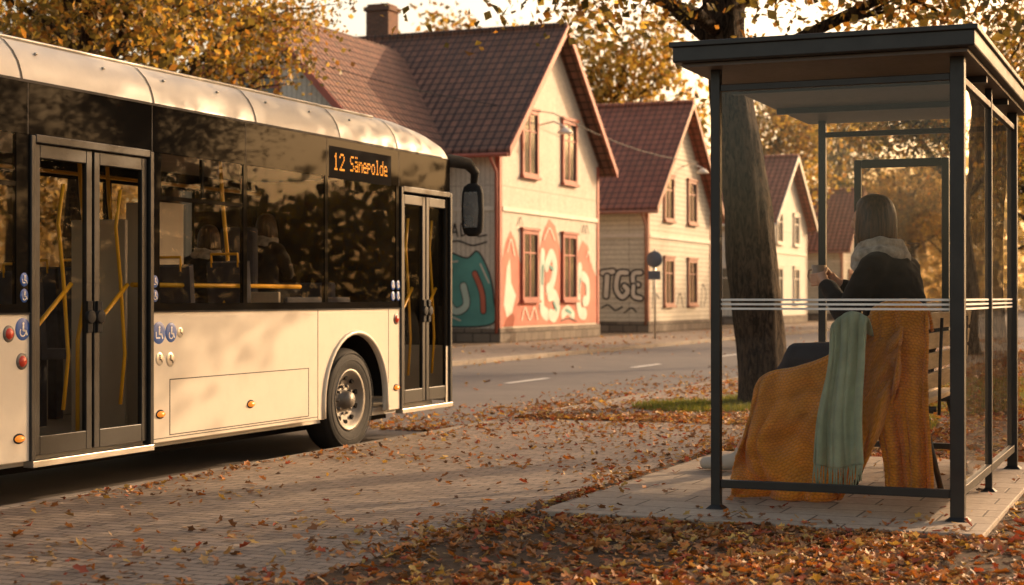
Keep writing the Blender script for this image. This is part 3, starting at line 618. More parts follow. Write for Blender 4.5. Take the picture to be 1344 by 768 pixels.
b.box(FX+.04,SX-.04,4.95,5.0,.27,3.0)
b.obj('body','cream',B,.008)
def nose(z0,z1,mat,name,off=0):
    b=MB(); pl_=[]
    r=.34
    for k in range(9):
        a=math.pi/2*k/8; pl_.append((SX-r+r*math.cos(a)+off,16.52+r*math.sin(a)+off))
    for k in range(9):
        a=math.pi/2+math.pi/2*k/8; pl_.append((FX+r+r*math.cos(a)-off,16.52+r*math.sin(a)+off))
    vs=[(x,y,z) for z in (z0,z1) for x,y in pl_]; n=len(pl_)
    b.add(vs,[(i,i+1,n+i+1,n+i) for i in range(n-1)],0,True); return b.obj(name,mat,B,0,False)
nose(.27,.9,'cream','front_panel'); nose(.9,3.0,'blackgl','windscreen')
prof=[(0,3.0),(.012,3.06),(.04,3.14),(.09,3.22),(.17,3.30),(.30,3.36),(.55,3.40),(1.275,3.42),(2.0,3.40),(2.25,3.36),(2.38,3.30),(2.46,3.22),(2.51,3.14),(2.538,3.06),(2.55,3.0)]
ys=[4.95,5.05,5.3]+[6+k for k in range(10)]+[15.5,15.8,16.1,16.35,16.55,16.7,16.8,16.86]
vs=[]
for y in ys:
    t=max(0,(y-15.3)/1.56); g=math.sqrt(max(0,1-t**2.4)); 
    ins=0 if y<16.52 else .34*(1-math.sqrt(max(0,1-((y-16.52)/.34)**2)))
    if y<5.3: g=.8 if y<5 else .93
    for u,z in prof:
        uu=1.275+(u-1.275)*(1.275-ins)/1.275; vs.append((SX-uu,y,3.0+(z-3.0)*g))
n=len(prof); b=MB(); b.add(vs,[(i*n+k,i*n+k+1,(i+1)*n+k+1,(i+1)*n+k) for i in range(len(ys)-1) for k in range(n-1)],0,True)
roof=b.obj('roof','cream',B)
b=MB()
for yy in(7.9,9.35,10.95,12.5,14.05,15.3):
    for k in range(7):
        u,z=prof[k];u2,z2=prof[k+1]
        b.quad((SX-u+.004,yy,z+.003),(SX-u+.004,yy+.018,z+.003),(SX-u2+.004,yy+.018,z2+.005),(SX-u2+.004,yy,z2+.005))
b.box(SX-.01,SX+.006,5,16.4,2.992,3.012)
b.obj('roof_seam','seam',roof,0,False)
b=MB(); b.tube([(SX-.24,5.2,3.345),(SX-.24,15.2,3.345)],.014,6); 
for yy in np.arange(5.6,15.2,.8): b.tube([(SX-.085,yy,3.225),(SX-.08,yy+.02,3.228)],.012,6)
b.obj('roof_rail','alu',roof)
def band(name,x0,x1,wins,doors,ya,yb,mat='blackgl'):
    b=MB(); b.box(x0,x1,ya,yb,2.62,2.995)
    edges=sorted([(a,c) for a,c in wins+doors]); y=ya
    for a,c in edges:
        if a>y+.001: b.box(x0,x1,y,a,1.337,2.617)
        y=c
    if y<yb: b.box(x0,x1,y,yb,1.337,2.617)
    for a,c in wins: b.box(x0,x1,a,c,1.337,1.40)
    return b.obj(name,mat,B,0)
WN=[(5.2,6.55),(6.65,7.95),(8.05,9.30),(11.04,12.30),(12.36,13.76),(13.82,15.28)]
band('glazing_frame',SX-.035,SX+.001,WN,[(9.47,10.91),(15.40,16.62)],4.97,16.62)
FWN=[(5.3,6.9),(7.0,8.6),(8.7,10.3),(10.4,12.0),(12.1,13.7),(13.8,15.3)]
band('glazing_frame',FX-.001,FX+.035,FWN,[],4.97,16.5)
b=MB()
for yy in (9.42,10.93,12.33,13.79,15.34): b.box(SX+.0005,SX+.002,yy,yy+.008,2.62,2.99)
b.obj('panel_seam','seam',B)
for a,c in WN:
    b=MB(); b.quad((SX-.006,a-.01,1.38),(SX-.006,c+.01,1.38),(SX-.006,c+.01,2.63),(SX-.006,a-.01,2.63)); w_=b.obj('window','busglass',B,0,False)
    if a>6 and a<12.2:
        f=MB(); f.box(SX-.03,SX-.003,a,c,2.24,2.275)
        f.box(SX-.03,SX-.003,a,a+.025,2.28,2.61); f.box(SX-.03,SX-.003,(a+c)/2-.015,(a+c)/2+.015,2.28,2.61); f.obj('frame','blackgl',w_)
for a,c in FWN:
    b=MB(); b.quad((FX+.012,a-.01,1.40),(FX+.012,c+.01,1.40),(FX+.012,c+.01,2.63),(FX+.012,a-.01,2.63)); b.obj('window','farglass',B,0,False)
def door(ya,yb,z0,z1,hy):
    D=MB(); t=.07; x0,x1=SX-.05,SX-.008
    D.box(x0,x1,ya,ya+t,z0,z1); D.box(x0,x1,yb-t,yb,z0,z1); D.box(x0,x1,ya+t,yb-t,z0,z0+.14); D.box(x0,x1,ya+t,yb-t,z1-.10,z1)
    d=D.obj('door','frame',B,.006,label='black framed glazed folding door leaf')
    g=MB(); xm=SX-.03; g.quad((xm,ya+t-.01,z0+.13),(xm,yb-t+.01,z0+.13),(xm,yb-t+.01,z1-.09),(xm,ya+t-.01,z1-.09)); g.obj('door_glass','busglass',d,0,False)
    h=MB(); h.box(SX-.012,SX+.012,hy-.03,hy+.03,1.18,1.42); h.lathe([(0,.03),(.05,.028),(.055,0)],(SX+.0,hy,1.3),'X',14); h.obj('handle','rubber',d,.004)
    k=MB(); k.tube([(SX-.11,ya+.12,.75),(SX-.13,ya+.14,1.2),(SX-.11,yb-.12,1.55)],.018,8); k.obj('handrail','yellow',d)
    k=MB(); k.tube([(SX-.12,yb-.20,.6),(SX-.12,yb-.14,1.0),(SX-.12,yb-.20,1.6),(SX-.12,yb-.26,2.0),(SX-.12,yb-.20,2.3)],.015,8); k.obj('handrail','yellow',d)
door(9.50,10.175,.30,2.56,10.13); door(10.20,10.88,.30,2.56,10.25)
door(15.43,16.005,.32,2.54,15.96); door(16.03,16.60,.32,2.54,16.08)
b=MB()
for a,c,z1 in((9.47,10.91,2.617),(15.40,16.62,2.617)):
    b.box(SX-.06,SX+.02,a-.03,a+.022,.27,z1); b.box(SX-.06,SX+.02,c-.022,c+.03,.27,z1); b.box(SX-.06,SX+.02,a+.023,c-.023,2.565,z1+.01)
b.obj('door_frame','frame',B,.008)
b=MB()
for a,c in((9.47,10.91),(15.40,16.62)): b.box(SX-.06,SX+.03,a-.02,c+.02,.22,.268)
b.obj('door_sill','alu',B,.004)
b=MB(); b.box(FX+.06,SX-.14,5.1,16.45,.22,.30); b.obj('floor','inner',B)
b=MB(); b.box(FX+.06,SX-.06,5.1,16.4,2.80,2.84); b.obj('ceiling','ceil',B)
b=MB(); b.box(FX+.045,FX+.09,5.1,16.4,.3,1.33); b.box(SX-.10,SX-.045,11.0,13.7,.3,1.32); b.box(-9.9,-8.2,13.72,13.76,.3,1.5); b.box(-9.0,-8.96,9.4,10.9,.3,1.30)
b.box(-8.75,-8.2,11.25,11.29,.3,2.1); b.box(-8.85,-8.5,12.15,12.55,.3,2.3); b.obj('interior_panel','inner',B,.01)
def seat(x,y,z):
    b=MB(); b.box(x-.21,x+.21,y-.22,y+.22,z,z+.09)
    b.poly([(x-.21,y-.22,z+.05),(x-.21,y-.14,z+.05),(x-.19,y-.24,z+.78),(x-.19,y-.30,z+.76)],(.42,0,0))
    b.tube([(x-.14,y-.29,z+.72),(x-.14,y-.30,z+.84),(x+.14,y-.30,z+.84),(x+.14,y-.29,z+.72)],.014,6,1)
    b.box(x-.05,x+.05,y-.05,y+.05,.3,z); b.obj('seat',['seat','yellow'],B,.02)
for y,z in((5.9,1.05),(6.8,1.05),(7.7,1.05),(8.6,1.05),(11.7,.9),(12.5,.95),(13.3,1.0)):
    for x in(-9.9,-9.45): seat(x,y,z)
for y,z in((6.3,1.05),(7.2,1.05),(8.1,1.05),(12.0,.95),(12.9,1.0)): seat(-8.1,y,z)
b=MB()
for x,y in((-8.45,9.45),(-8.45,10.95),(-8.15,11.4),(-8.15,12.6),(-9.1,10.2),(-9.1,8.9),(-9.1,12.2),(-8.2,8.9)):
    b.tube([(x,y,.3),(x,y,1.1),(x+.03,y+.07,1.5),(x+.03,y+.09,1.8),(x+.02,y+.02,2.3),(x,y,2.8)],.018,8)
b.tube([(-7.95,11.0,1.55),(-7.95,13.7,1.55)],.02,8); b.tube([(-9.2,5.5,2.55),(-9.2,15,2.55)],.018,8)
b.tube([(-8.9,9.45,1.36),(-8.9,10.95,1.36)],.02,8); b.tube([(-8.6,9.0,1.45),(-8.6,9.4,1.45),(-8.6,9.45,.4)],.02,8)
b.obj('pole','yellow',B)
b=MB(); b.box(-9.0,-8.6,13.9,14.02,1.0,2.15); b.obj('driver_seat','seat',B,.04)
b=MB(); b.box(-9.2,-8.3,14.95,15.05,.3,1.6); b.obj('dashboard','seat',B,.02)
b=MB(); b.box(-8.2,-8.15,13.8,15.1,.3,1.45); b.obj('cab_door','seat',B,.02)
b=MB(); b.box(FX+.1,-8.3,5.3,16.2,.10,.215); 
for yc in(8.42,14.40):
    vs=[]
    for k in range(15):
        a=math.pi*k/14; vs+= [(SX-.041,yc+.66*math.cos(a),.42+.66*math.sin(a)),(SX-.75,yc+.66*math.cos(a),.42+.66*math.sin(a))]
    b.add(vs,[(2*k,2*k+1,2*k+3,2*k+2) for k in range(14)]); b.box(SX-.8,SX-.75,yc-.7,yc+.7,.1,1.1)
b.obj('wheel_housing','chassis',B,0,False)
def wheel(yc,xo,s=1):
    b=MB(); b.lathe([(.30,-.02*s),(.36,-.0*s),(.45,.0*s),(.50,-.03*s),(.52,-.07*s),(.52,-.23*s),(.49,-.28*s),(.30,-.29*s)],(xo,yc,.42),'X',40)
    for r_ in(.40,.47): b.lathe([(r_-.008,-.001),(r_,.006*s),(r_+.008,-.001)],(xo,yc,.42),'X',40)
    W_=b.obj('wheel','rubber',B)
    b=MB(); b.lathe([(0,.015*s),(.07,.01*s),(.085,-.03*s),(.10,-.09*s),(.17,-.10*s),(.20,-.085*s),(.255,-.04*s),(.285,-.015*s),(.31,-.005*s),(.312,-.04*s)],(xo,yc,.42),'X',40)
    for k in range(10):
        a=2*math.pi*k/10; y_,z_=yc+.14*math.cos(a),.42+.14*math.sin(a); b.tube([(xo-.12*s,y_,z_),(xo-.055*s,y_,z_)],.016,6)
        a+=.31; y_,z_=yc+.225*math.cos(a),.42+.225*math.sin(a); b.tube([(xo-.09*s,y_,z_),(xo-.052*s,y_,z_)],.026,10,1)
    b.obj('rim',['silver','chassis'],W_,0)
wheel(14.40,SX-.06); wheel(8.42,SX-.06); wheel(14.40,FX+.06,-1); wheel(8.42,FX+.06,-1)
b=MB(); pts=[(SX+.004,14.40+.665*math.cos(math.pi*(1-k/18)),.42+.665*math.sin(math.pi*(1-k/18))*1.02) for k in range(19)]; pts=[(SX+.004,13.735,.28)]+pts+[(SX+.004,15.065,.28)]
b.tube(pts,.022,8); b.obj('wheel_arch','cream',B)
b=MB()
def seamrect(y0,y1,z0,z1,t=.008):
    b.box(SX-.002,SX+.002,y0,y1,z0,z0+t); b.box(SX-.002,SX+.002,y0,y1,z1-t,z1); b.box(SX-.002,SX+.002,y0,y0+t,z0+t,z1-t); b.box(SX-.002,SX+.002,y1-t,y1,z0+t,z1-t)
seamrect(11.18,13.45,.32,.78); b.box(SX-.002,SX+.002,13.62,13.628,.28,1.33); b.box(SX-.002,SX+.002,10.95,13.62,.30,.307)
b.box(SX-.002,SX+.002,15.1,15.108,.28,1.33); b.box(SX-.002,SX+.002,9.1,9.108,.28,1.33)
b.obj('panel_seam','seam',B)
b=MB(); b.box(SX,SX+.012,10.93,15.38,1.325,1.337); b.obj('waist_trim','rubber',B)
b=MB(); b.box(SX,SX+.012,4.97,9.44,1.325,1.337); b.obj('waist_trim','rubber',B)
def oval(name,mat,y,z,w,h,t=.02):
    b=MB(); b.lathe([(0,t),(.7,t*.9),(1,t*.3),(1.02,0)],(0,0,0),'X',18); b.v=[(SX+v[0],y+v[1]*w/2,z+v[2]*h/2) for v in b.v]; return b.obj(name,mat,B,0,False)
for y,z in((9.33,.44),(11.05,.50),(12.42,.50),(15.28,.50)): 
    oval('lamp_base','rubber',y,z,.12,.075,.008); oval('marker_lamp','orange',y,z,.10,.05,.03)
for y,z in((9.22,1.19),(9.36,.99),(15.28,1.22)):
    oval('button_ring','silver',y,z,.12,.12,.01); oval('door_button','red',y,z,.085,.085,.025)
def sticker(y,z,d,fig,w=1.0):
    o=oval('sticker','blue' if fig<3 else 'alu',y,z,d*w,d,.004)
    b=MB(); x=SX+.007; r=d*.5
    def q(ya,za,yb,zb,wd):
        dy,dz=yb-ya,zb-za;l=math.hypot(dy,dz);ny,nz_=-dz/l*wd/2*r,dy/l*wd/2*r
        b.quad((x,y+ya*r+ny,z+za*r+nz_),(x,y+yb*r+ny,z+zb*r+nz_),(x,y+yb*r-ny,z+zb*r-nz_),(x,y+ya*r-ny,z+za*r-nz_))
    b.lathe([(0,0),(.14*r,0)],(x,y,z+.5*r),'X',10); q(0,.35,-.02,-.15,.22); q(-.05,-.1,.35,-.15,.18); q(.32,-.1,.5,-.55,.18)
    if fig==1: 
        for k in range(8):
            a=math.pi*(.75+k*.17);a2=a+math.pi*.17; q(-.08+.38*math.cos(a),-.25+.38*math.sin(a),-.08+.38*math.cos(a2),-.25+.38*math.sin(a2),.12)
    if fig==2: q(-.5,-.45,.1,-.45,.15); q(-.5,.1,-.5,-.45,.12)
    b.obj('pictogram','white' if fig<3 else 'seam',o,0,False)
sticker(9.37,1.22,.16,1); sticker(11.03,1.16,.18,2); sticker(11.20,1.16,.16,1); sticker(11.33,1.16,.09,3); sticker(11.04,.95,.11,3); sticker(11.19,.94,.12,3)
for y in(9.385,10.975,15.33,15.21):
    for k in range(2): sticker(y,1.46+k*.115,.10,1+k%2,.9)
b=MB(); b.box(SX-.02,SX+.003,13.84,15.16,2.61,2.92); dd=b.obj('destination_display','chassis',B,0)
FONT={'1':['..#..','.##..','..#..','..#..','..#..','..#..','.###.'],'2':['.###.','#...#','....#','...#.','..#..','.#...','#####'],
'S':['.####','#....','#....','.###.','....#','....#','####.'],'a':['.#.#.','.....','.###.','....#','.####','#...#','.####'],'n':['.....','.....','#.##.','##..#','#...#','#...#','#...#'],
'e':['.....','.....','.###.','#...#','#####','#....','.####'],'p':['.....','.....','####.','#...#','####.','#....','#....'],'o':['.....','.....','.###.','#...#','#...#','#...#','.###.'],
'l':['.##..','..#..','..#..','..#..','..#..','..#..','.###.'],'d':['....#','....#','.####','#...#','#...#','#...#','.####']}
def dots(txt,y0,z0,py,pz):
    b=MB(); y=y0
    for ch in txt:
        for r_,row in enumerate(FONT[ch]):
            for c_,v in enumerate(row):
                if v=='#': 
                    yy=y+c_*py; zz=z0+(6-r_)*pz; b.quad((SX+.006,yy,zz),(SX+.006,yy+py*.84,zz),(SX+.006,yy+py*.84,zz+pz*.80),(SX+.006,yy,zz+pz*.80))
        y+=6*py
    b.obj('destination_text','led',dd,0,False)
dots('12',13.92,2.69,.0205,.0245); dots('Sanepolde',14.26,2.70,.0152,.022)
mxx=SX+.06; myy=17.12
b=MB(); b.tube([(SX-.20,16.45,2.92),(SX-.06,16.78,3.0),(mxx-.01,17.0,2.98),(mxx+.03,17.12,2.88),(mxx,17.13,2.70)],[.08,.075,.07,.055,.035],12); mi=b.obj('mirror_arm','rubber',B)
b=MB(); nn_=16; lev=[(2.15,.055,.04),(2.19,.11,.08),(2.27,.13,.10),(2.45,.135,.11),(2.64,.13,.10),(2.72,.11,.08),(2.76,.055,.04)]
for z,w_,d_ in lev:
    for k in range(nn_):
        a=2*math.pi*k/nn_; b.v.append((mxx+w_*math.cos(a),myy+max(d_*math.sin(a),-.05),z))
for i in range(len(lev)-1):
    for k in range(nn_): b.f.append((i*nn_+k,i*nn_+(k+1)%nn_,(i+1)*nn_+(k+1)%nn_,(i+1)*nn_+k)); b.m.append(0); b.s.append(True)
b.f+=[tuple(range(nn_)),tuple(range((len(lev)-1)*nn_,len(lev)*nn_))]; b.m+=[0,0]; b.s+=[False,False]
b.obj('mirror_housing','rubber',mi)
b=MB(); yy=myy-.055; b.poly([(mxx-.08,yy,2.25),(mxx+.08,yy,2.25),(mxx+.095,yy,2.46),(mxx+.08,yy,2.66),(mxx-.08,yy,2.66),(mxx-.095,yy,2.46)],(0,-.006,0)); M['mirror']=pmat('mirror_glass',(.75,.75,.72),.25,.8,.02,2); b.obj('mirror_glass','mirror',mi,0)

# ------------------------------------------------------------------ shelter
SH=thing('bus_shelter','black metal bus shelter with glass walls and flat roof on paving','bus shelter',(-2.16,12.3,.03))
xl,xr,yn,yf=-2.95,-1.37,10.62,14.03
def post(x,y,w=.032,z1=2.99):
    b=MB(); b.box(x-w,x+w,y-w,y+w,.03,z1); b.add([(x-w-.03,y-w-.03,.03),(x+w+.03,y-w-.03,.03),(x+w+.03,y+w+.03,.03),(x-w-.03,y+w+.03,.03),(x-w-.002,y-w-.002,.055),(x+w+.002,y-w-.002,.055),(x+w+.002,y+w+.002,.055),(x-w-.002,y+w+.002,.055)],[(0,1,5,4),(1,2,6,5),(2,3,7,6),(3,0,4,7)],0); b.obj('post','frame',SH,.006)
post(xl,yn); post(xr,yn,.045); post(xl,yf); post(xr,yf,.04); post(xr,12.32,.025)
b=MB(); b.box(xl+.033,xr-.046,yn-.02,yn+.02,2.83,2.875); b.box(xl+.033,xr-.046,yn-.022,yn+.022,.17,.225)
b.box(xl+.033,xr-.041,yf-.02,yf+.02,2.83,2.875); b.box(xl+.033,xr-.041,yf-.02,yf+.02,.17,.22)
b.box(xr-.02,xr+.02,yn+.046,12.294,2.83,2.875); b.box(xr-.02,xr+.02,12.346,yf-.041,2.83,2.875)
b.box(xr-.022,xr+.022,yn+.046,12.294,.17,.23); b.box(xr-.022,xr+.022,12.346,yf-.041,.17,.23)
b.obj('rail','frame',SH,.004)
def pane(a,c,z0=.2,z1=2.85,mat='shglass'):
    b=MB(); b.quad((a[0],a[1],z0),(c[0],c[1],z0),(c[0],c[1],z1),(a[0],a[1],z1)); o=b.obj('glass_pane',mat,SH,0,False)
    b=MB(); d=Vector((c[0]-a[0],c[1]-a[1],0)).normalized(); nn=Vector((d.y,-d.x,0))*.004
    for z in(1.365,1.395,1.425):
        for s in(1,-1):
            p=Vector((a[0],a[1],z))+nn*s; q=Vector((c[0],c[1],z))+nn*s; b.quad(p,q,q+Vector((0,0,.014)),p+Vector((0,0,.014)))
    b.obj('glass_stripe','white',o,0,False)
pane((xl+.03,yn),(xr-.04,yn)); pane((xl+.03,yf),(xr-.04,yf)); pane((xr,yn+.045),(xr,12.295),mat='sideglass'); pane((xr,12.345),(xr,yf-.04),mat='sideglass')
b=MB(); b.box(-3.17,-1.23,10.33,14.32,3.0,3.11); rf=b.obj('roof','frame',SH,.012)
b=MB(); b.box(-3.19,-1.21,10.31,14.34,3.10,3.135); b.obj('roof_edge','frame',rf,.006)
b=MB(); b.box(-3.12,-1.28,10.39,14.26,2.975,2.998); 
b.obj('soffit','soffit',rf)
b=MB()
for y in(11.6,13.0): b.box(-3.10,-1.3,y-.03,y+.03,2.93,2.973)
b.obj('roof_beam','frame',rf)
ya,yb=yf-.10,yf-.045
b=MB(); b.box(-2.66,-2.60,ya,yb,1.15,2.62); b.box(-1.93,-1.87,ya,yb,1.15,2.62); b.box(-2.60,-1.93,ya,yb,2.55,2.62); b.box(-2.60,-1.93,ya,yb,1.15,1.22); nb_=b.obj('notice_board','greenframe',SH,.008)
b=MB(); b.quad((-2.61,yf-.075,1.21),(-1.92,yf-.075,1.21),(-1.92,yf-.075,2.56),(-2.61,yf-.075,2.56)); ps=b.obj('poster','poster',nb_,0,False)
b=MB(); R=random.Random(5)
for k in range(9):
    z=2.4-k*.10
    for c in range(2):
        if R.random()<.5: b.box(-2.55+c*.33,-2.55+c*.33+R.uniform(.05,.16),yf-.080,yf-.078,z,z+.008)
b.obj('poster_lines','soffit',ps)

# ------------------------------------------------------------------ bench
BE=thing('bench','wooden slatted bench with black metal legs in the shelter','bench',(-1.85,12.6,.03))
b=MB()
for k in range(4): b.box(-2.36+k*.150,-2.36+k*.150+.125,11.50,13.85,.66,.70)
b.obj('seat','wood',BE,.008)
b=MB()
for k in range(4):
    z=.79+k*.145; x=-1.76+k*.012; b.poly([(x,11.5,z),(x+.035,11.5,z),(x+.047,11.5,z+.115),(x+.012,11.5,z+.115)],(0,2.35,0))
b.obj('backrest','wood',BE,.006)
for y in(12.0,13.4):
    b=MB(); b.tube([(-2.30,y,.03),(-2.08,y,.63),(-1.72,y,.63)],.022,8); b.tube([(-1.66,y,.03),(-1.80,y,.62)],.022,8); b.tube([(-1.68,y,.60),(-1.675,y,.9),(-1.66,y,1.30)],.012,8); b.tube([(-2.34,y,.64),(-1.70,y,.64)],.022,8)
    b.obj('leg','frame',BE)
b=MB(); b.tube([(-1.80,11.62,1.30),(-1.90,11.58,1.38),(-2.03,11.58,1.32),(-2.20,11.6,1.1),(-2.3,11.62,.66)],.022,8); b.obj('armrest','frame',BE)

# ------------------------------------------------------------------ blanket and scarf
def X_(px): return -2.024+(px-1150)*.00542
def Z_(py): return 1.45-(py-390)/188
def interp(c,t):
    f=t*(len(c)-1); i=min(int(f),len(c)-2); u=f-i
    p0=c[max(i-1,0)];p1=c[i];p2=c[i+1];p3=c[min(i+2,len(c)-1)]
    return [.5*((2*p1[a])+(-p0[a]+p2[a])*u+(2*p0[a]-5*p1[a]+4*p2[a]-p3[a])*u*u+(-p0[a]+3*p1[a]-3*p2[a]+p3[a])*u**3) for a in (0,1)]
def cloth(name,top,bot,nk,nj,yf_,uvs,back=6,backlen=.35,sag=None):
    V=[];UV=[];F=[]; tot=nj+back
    for j in range(-back,nj+1):
        for k in range(nk+1):
            s=k/nk; a=interp(top,s); c=interp(bot,s); t=max(j,0)/nj
            sx=a[0]+(c[0]-a[0])*t; sz=a[1]+(c[1]-a[1])*t
            if sag: dx,dz=sag(s,t); sx+=dx; sz+=dz
            y=yf_(s,t); x=X_(sx); z=Z_(sz)
            if j<0:
                q=-j/back; y+=backlen*q; z-=.35*backlen*q*q*1.5
            if 0<=j<3: y+=.012*(3-j)
            z=max(z,.045); V.append((x,y,z)); UV.append((s*uvs[0],t*uvs[1] if j>=0 else j*.03))
    w_=nk+1
    for j in range(tot):
        for k in range(nk): F.append((j*w_+k,j*w_+k+1,(j+1)*w_+k+1,(j+1)*w_+k))
    return V,F,UV
def mk(name,V,F,UV,mat,thick,parent=None,**kw):
    o=fast(name,V,F,mat,None,parent,UV,True,**kw); s=o.modifiers.new('s','SOLIDIFY'); s.thickness=thick; s.offset=0; s.use_rim=True; return o
BL=thing('blanket','chunky orange knitted blanket draped over the bench end','blanket',(0,0,0))
topL=[(1186,398),(1150,404),(1118,440),(1090,468),(1050,480),(1014,490),(994,508),(988,540)]
botL=[(1186,478),(1172,530),(1140,608),(1110,648),(1076,664),(1038,668),(1002,666),(968,660)]
def ridge(x): return .5-.5*math.cos(2*x+.6*math.sin(2*x))
def fy(s,t):
    n1=mnoise.noise(Vector((s*3,t*3,7)))
    fold=.13*ridge(s*8.5+t*1.9+.4+1.2*n1)*(.12+.88*t)+.045*ridge(s*19-t*3.0+2*n1)*(.3+t)
    return 11.45-.08*t-.05*math.sin(t*2.5)-fold+.07*mnoise.noise(Vector((s*5,t*5,0)))+.02*mnoise.noise(Vector((s*16,t*12,3)))
V,F,UV=cloth('b',topL,botL,140,100,fy,(1.35,1.0),back=8,backlen=.5,sag=lambda s,t:(7*math.sin(t*3.14)*math.sin(s*7)-8*math.sin(t*3.14)*s+3*math.sin(t*8)*s,8*math.sin(s*19)*t*(1-t)*2+4*math.sin(s*31)*t+3*math.sin(s*13)*(1-t)))
mk('blanket_drape',V,F,UV,'knit',.02,BL)
topR=[(1144,408),(1156,399),(1178,394),(1200,396),(1213,406)]
botR=[(1166,634),(1181,641),(1198,640),(1210,644),(1223,638)]
V,F,UV=cloth('b',topR,botR,50,80,lambda s,t:11.36+.02*t-(.10*ridge(s*6.5+.3+t*.6)+.03*ridge(s*15+t*2))*(.2+.8*t)+.014*mnoise.noise(Vector((s*8,t*8,9))),(.42,1.3),back=8,backlen=.3,sag=lambda s,t:(-3*math.sin(t*3.14)*(1-s)+3*math.sin(t*9+s*2)*(1-s)+2*math.sin(t*7+1)*s,0))
mk('blanket_fold',V,F,UV,'knit',.022,BL)
SCF=thing('scarf','sage green scarf with fringe hanging over the blanket','scarf',(0,0,0))
topS=[(1104,428),(1114,416),(1130,409),(1148,416)]
botS=[(1086,600),(1104,607),(1126,605),(1150,600)]
fs=lambda s,t:11.08-.04*t-(.08*ridge(s*7+.6+t*.5)+.03*ridge(s*16-t))*(.4+.6*t)
V,F,UV=cloth('s',topS,botS,80,60,fs,(.35,1.0),back=6,backlen=.25,sag=lambda s,t:(2.5*math.sin(t*7)*(1-s)+2*math.sin(t*5+1)*s+4*math.sin(t*3.14)*(.5-s),0))
mk('scarf_cloth',V,F,UV,'green',.012,SCF)
b=MB(); R=random.Random(2)
for k in range(40):
    s=(k+.5)/40; a=interp(botS,s); y=fs(s,1); x=X_(a[0]+2.5*math.sin(7)*(1-s)+2*math.sin(6)*s); z=Z_(a[1])+.01; dx=R.uniform(-.025,.025); ln=R.uniform(.12,.19)
    b.tube([(x,y,z),(x+dx*.5,y-.004,z-ln*.5),(x+dx,y+R.uniform(-.01,.01),z-ln)],[.005,.0042,.0025],5)
b.obj('fringe','green',SCF)

# ------------------------------------------------------------------ person
def sphere(b,c,r,rot=None,n=14):
    if not hasattr(r,'__len__'): r=(r,r,r)
    vs=[];c=Vector(c);E=Euler(rot).to_matrix() if rot else Matrix.Identity(3)
    for i in range(n+1):
        th=math.pi*i/n
        for k in range(n*2):
            ph=math.pi*k/n; vs.append(c+E@Vector((r[0]*math.sin(th)*math.cos(ph),r[1]*math.sin(th)*math.sin(ph),r[2]*math.cos(th))))
    m=n*2; b.add(vs,[(i*m+k,i*m+(k+1)%m,(i+1)*m+(k+1)%m,(i+1)*m+k) for i in range(n) for k in range(m)],0,True)
def caps(b,pts):
    for (p,r) in pts: sphere(b,p,r,n=8)
    for (p,r),(q,s) in zip(pts[:-1],pts[1:]): b.tube([p,q],[r,s],14)
def blob(b,name,mat,parent,vox,sm=4,extra=None):
    me=bpy.data.meshes.new(name); me.from_pydata(b.v,[],b.f); o=bpy.data.objects.new(name,me); COL.objects.link(o)
    bm=bmesh.new(); bm.from_mesh(me); bmesh.ops.remove_doubles(bm,verts=bm.verts,dist=1e-5); bmesh.ops.recalc_face_normals(bm,faces=bm.faces); bm.to_mesh(me); bm.free()
    r=o.modifiers.new('r','REMESH'); r.mode='VOXEL'; r.voxel_size=vox; s=o.modifiers.new('s','SMOOTH'); s.factor=.5; s.iterations=sm
    dg=bpy.context.evaluated_depsgraph_get(); m2=bpy.data.meshes.new_from_object(o.evaluated_get(dg)); bpy.data.objects.remove(o)
    if extra:
        for v in m2.vertices: v.co=extra(v.co.copy())
    m2.materials.clear(); m2.materials.append(M[mat]); m2.polygons.foreach_set('use_smooth',[True]*len(m2.polygons))
    ob=bpy.data.objects.new(name,m2); COL.objects.link(ob); ob.parent=parent; ORI[ob.name]=Vector((0,0,0)); return ob
PLOC=Vector((-2.05,12.62,.03)); PROT=math.radians(-16)
PE=thing('person','person in black coat and grey scarf seated holding a mug','person',PLOC); PE.scale=(1.6,)*3; PE.rotation_euler=(0,0,PROT)
hd=Vector((-.15,0,1.255))
b=MB(); sphere(b,hd,(.092,.074,.112)); sphere(b,hd+Vector((-.035,0,-.05)),(.055,.052,.062)); sphere(b,hd+Vector((-.098,0,-.012)),(.018,.013,.022)); sphere(b,hd+Vector((-.09,0,.02)),(.012,.009,.03))
sphere(b,hd+Vector((-.088,0,-.055)),(.012,.024,.008)); 
for s in(-1,1): sphere(b,hd+Vector((0,.076*s,-.01)),(.02,.01,.03)); sphere(b,hd+Vector((-.084,.032*s,.012)),(.01,.014,.009))
caps(b,[(hd+Vector((.01,0,-.06)),.055),((-.10,0,1.08),.06),((-.07,0,1.0),.10)])
sphere(b,(-.05,0,.85),(.10,.15,.20)); sphere(b,(0,0,.58),(.13,.16,.12)); caps(b,[((-.04,0,.9),.12),((0,0,.6),.13)])
wr=[(-.365,-.075,.955),(-.365,.06,.955)]
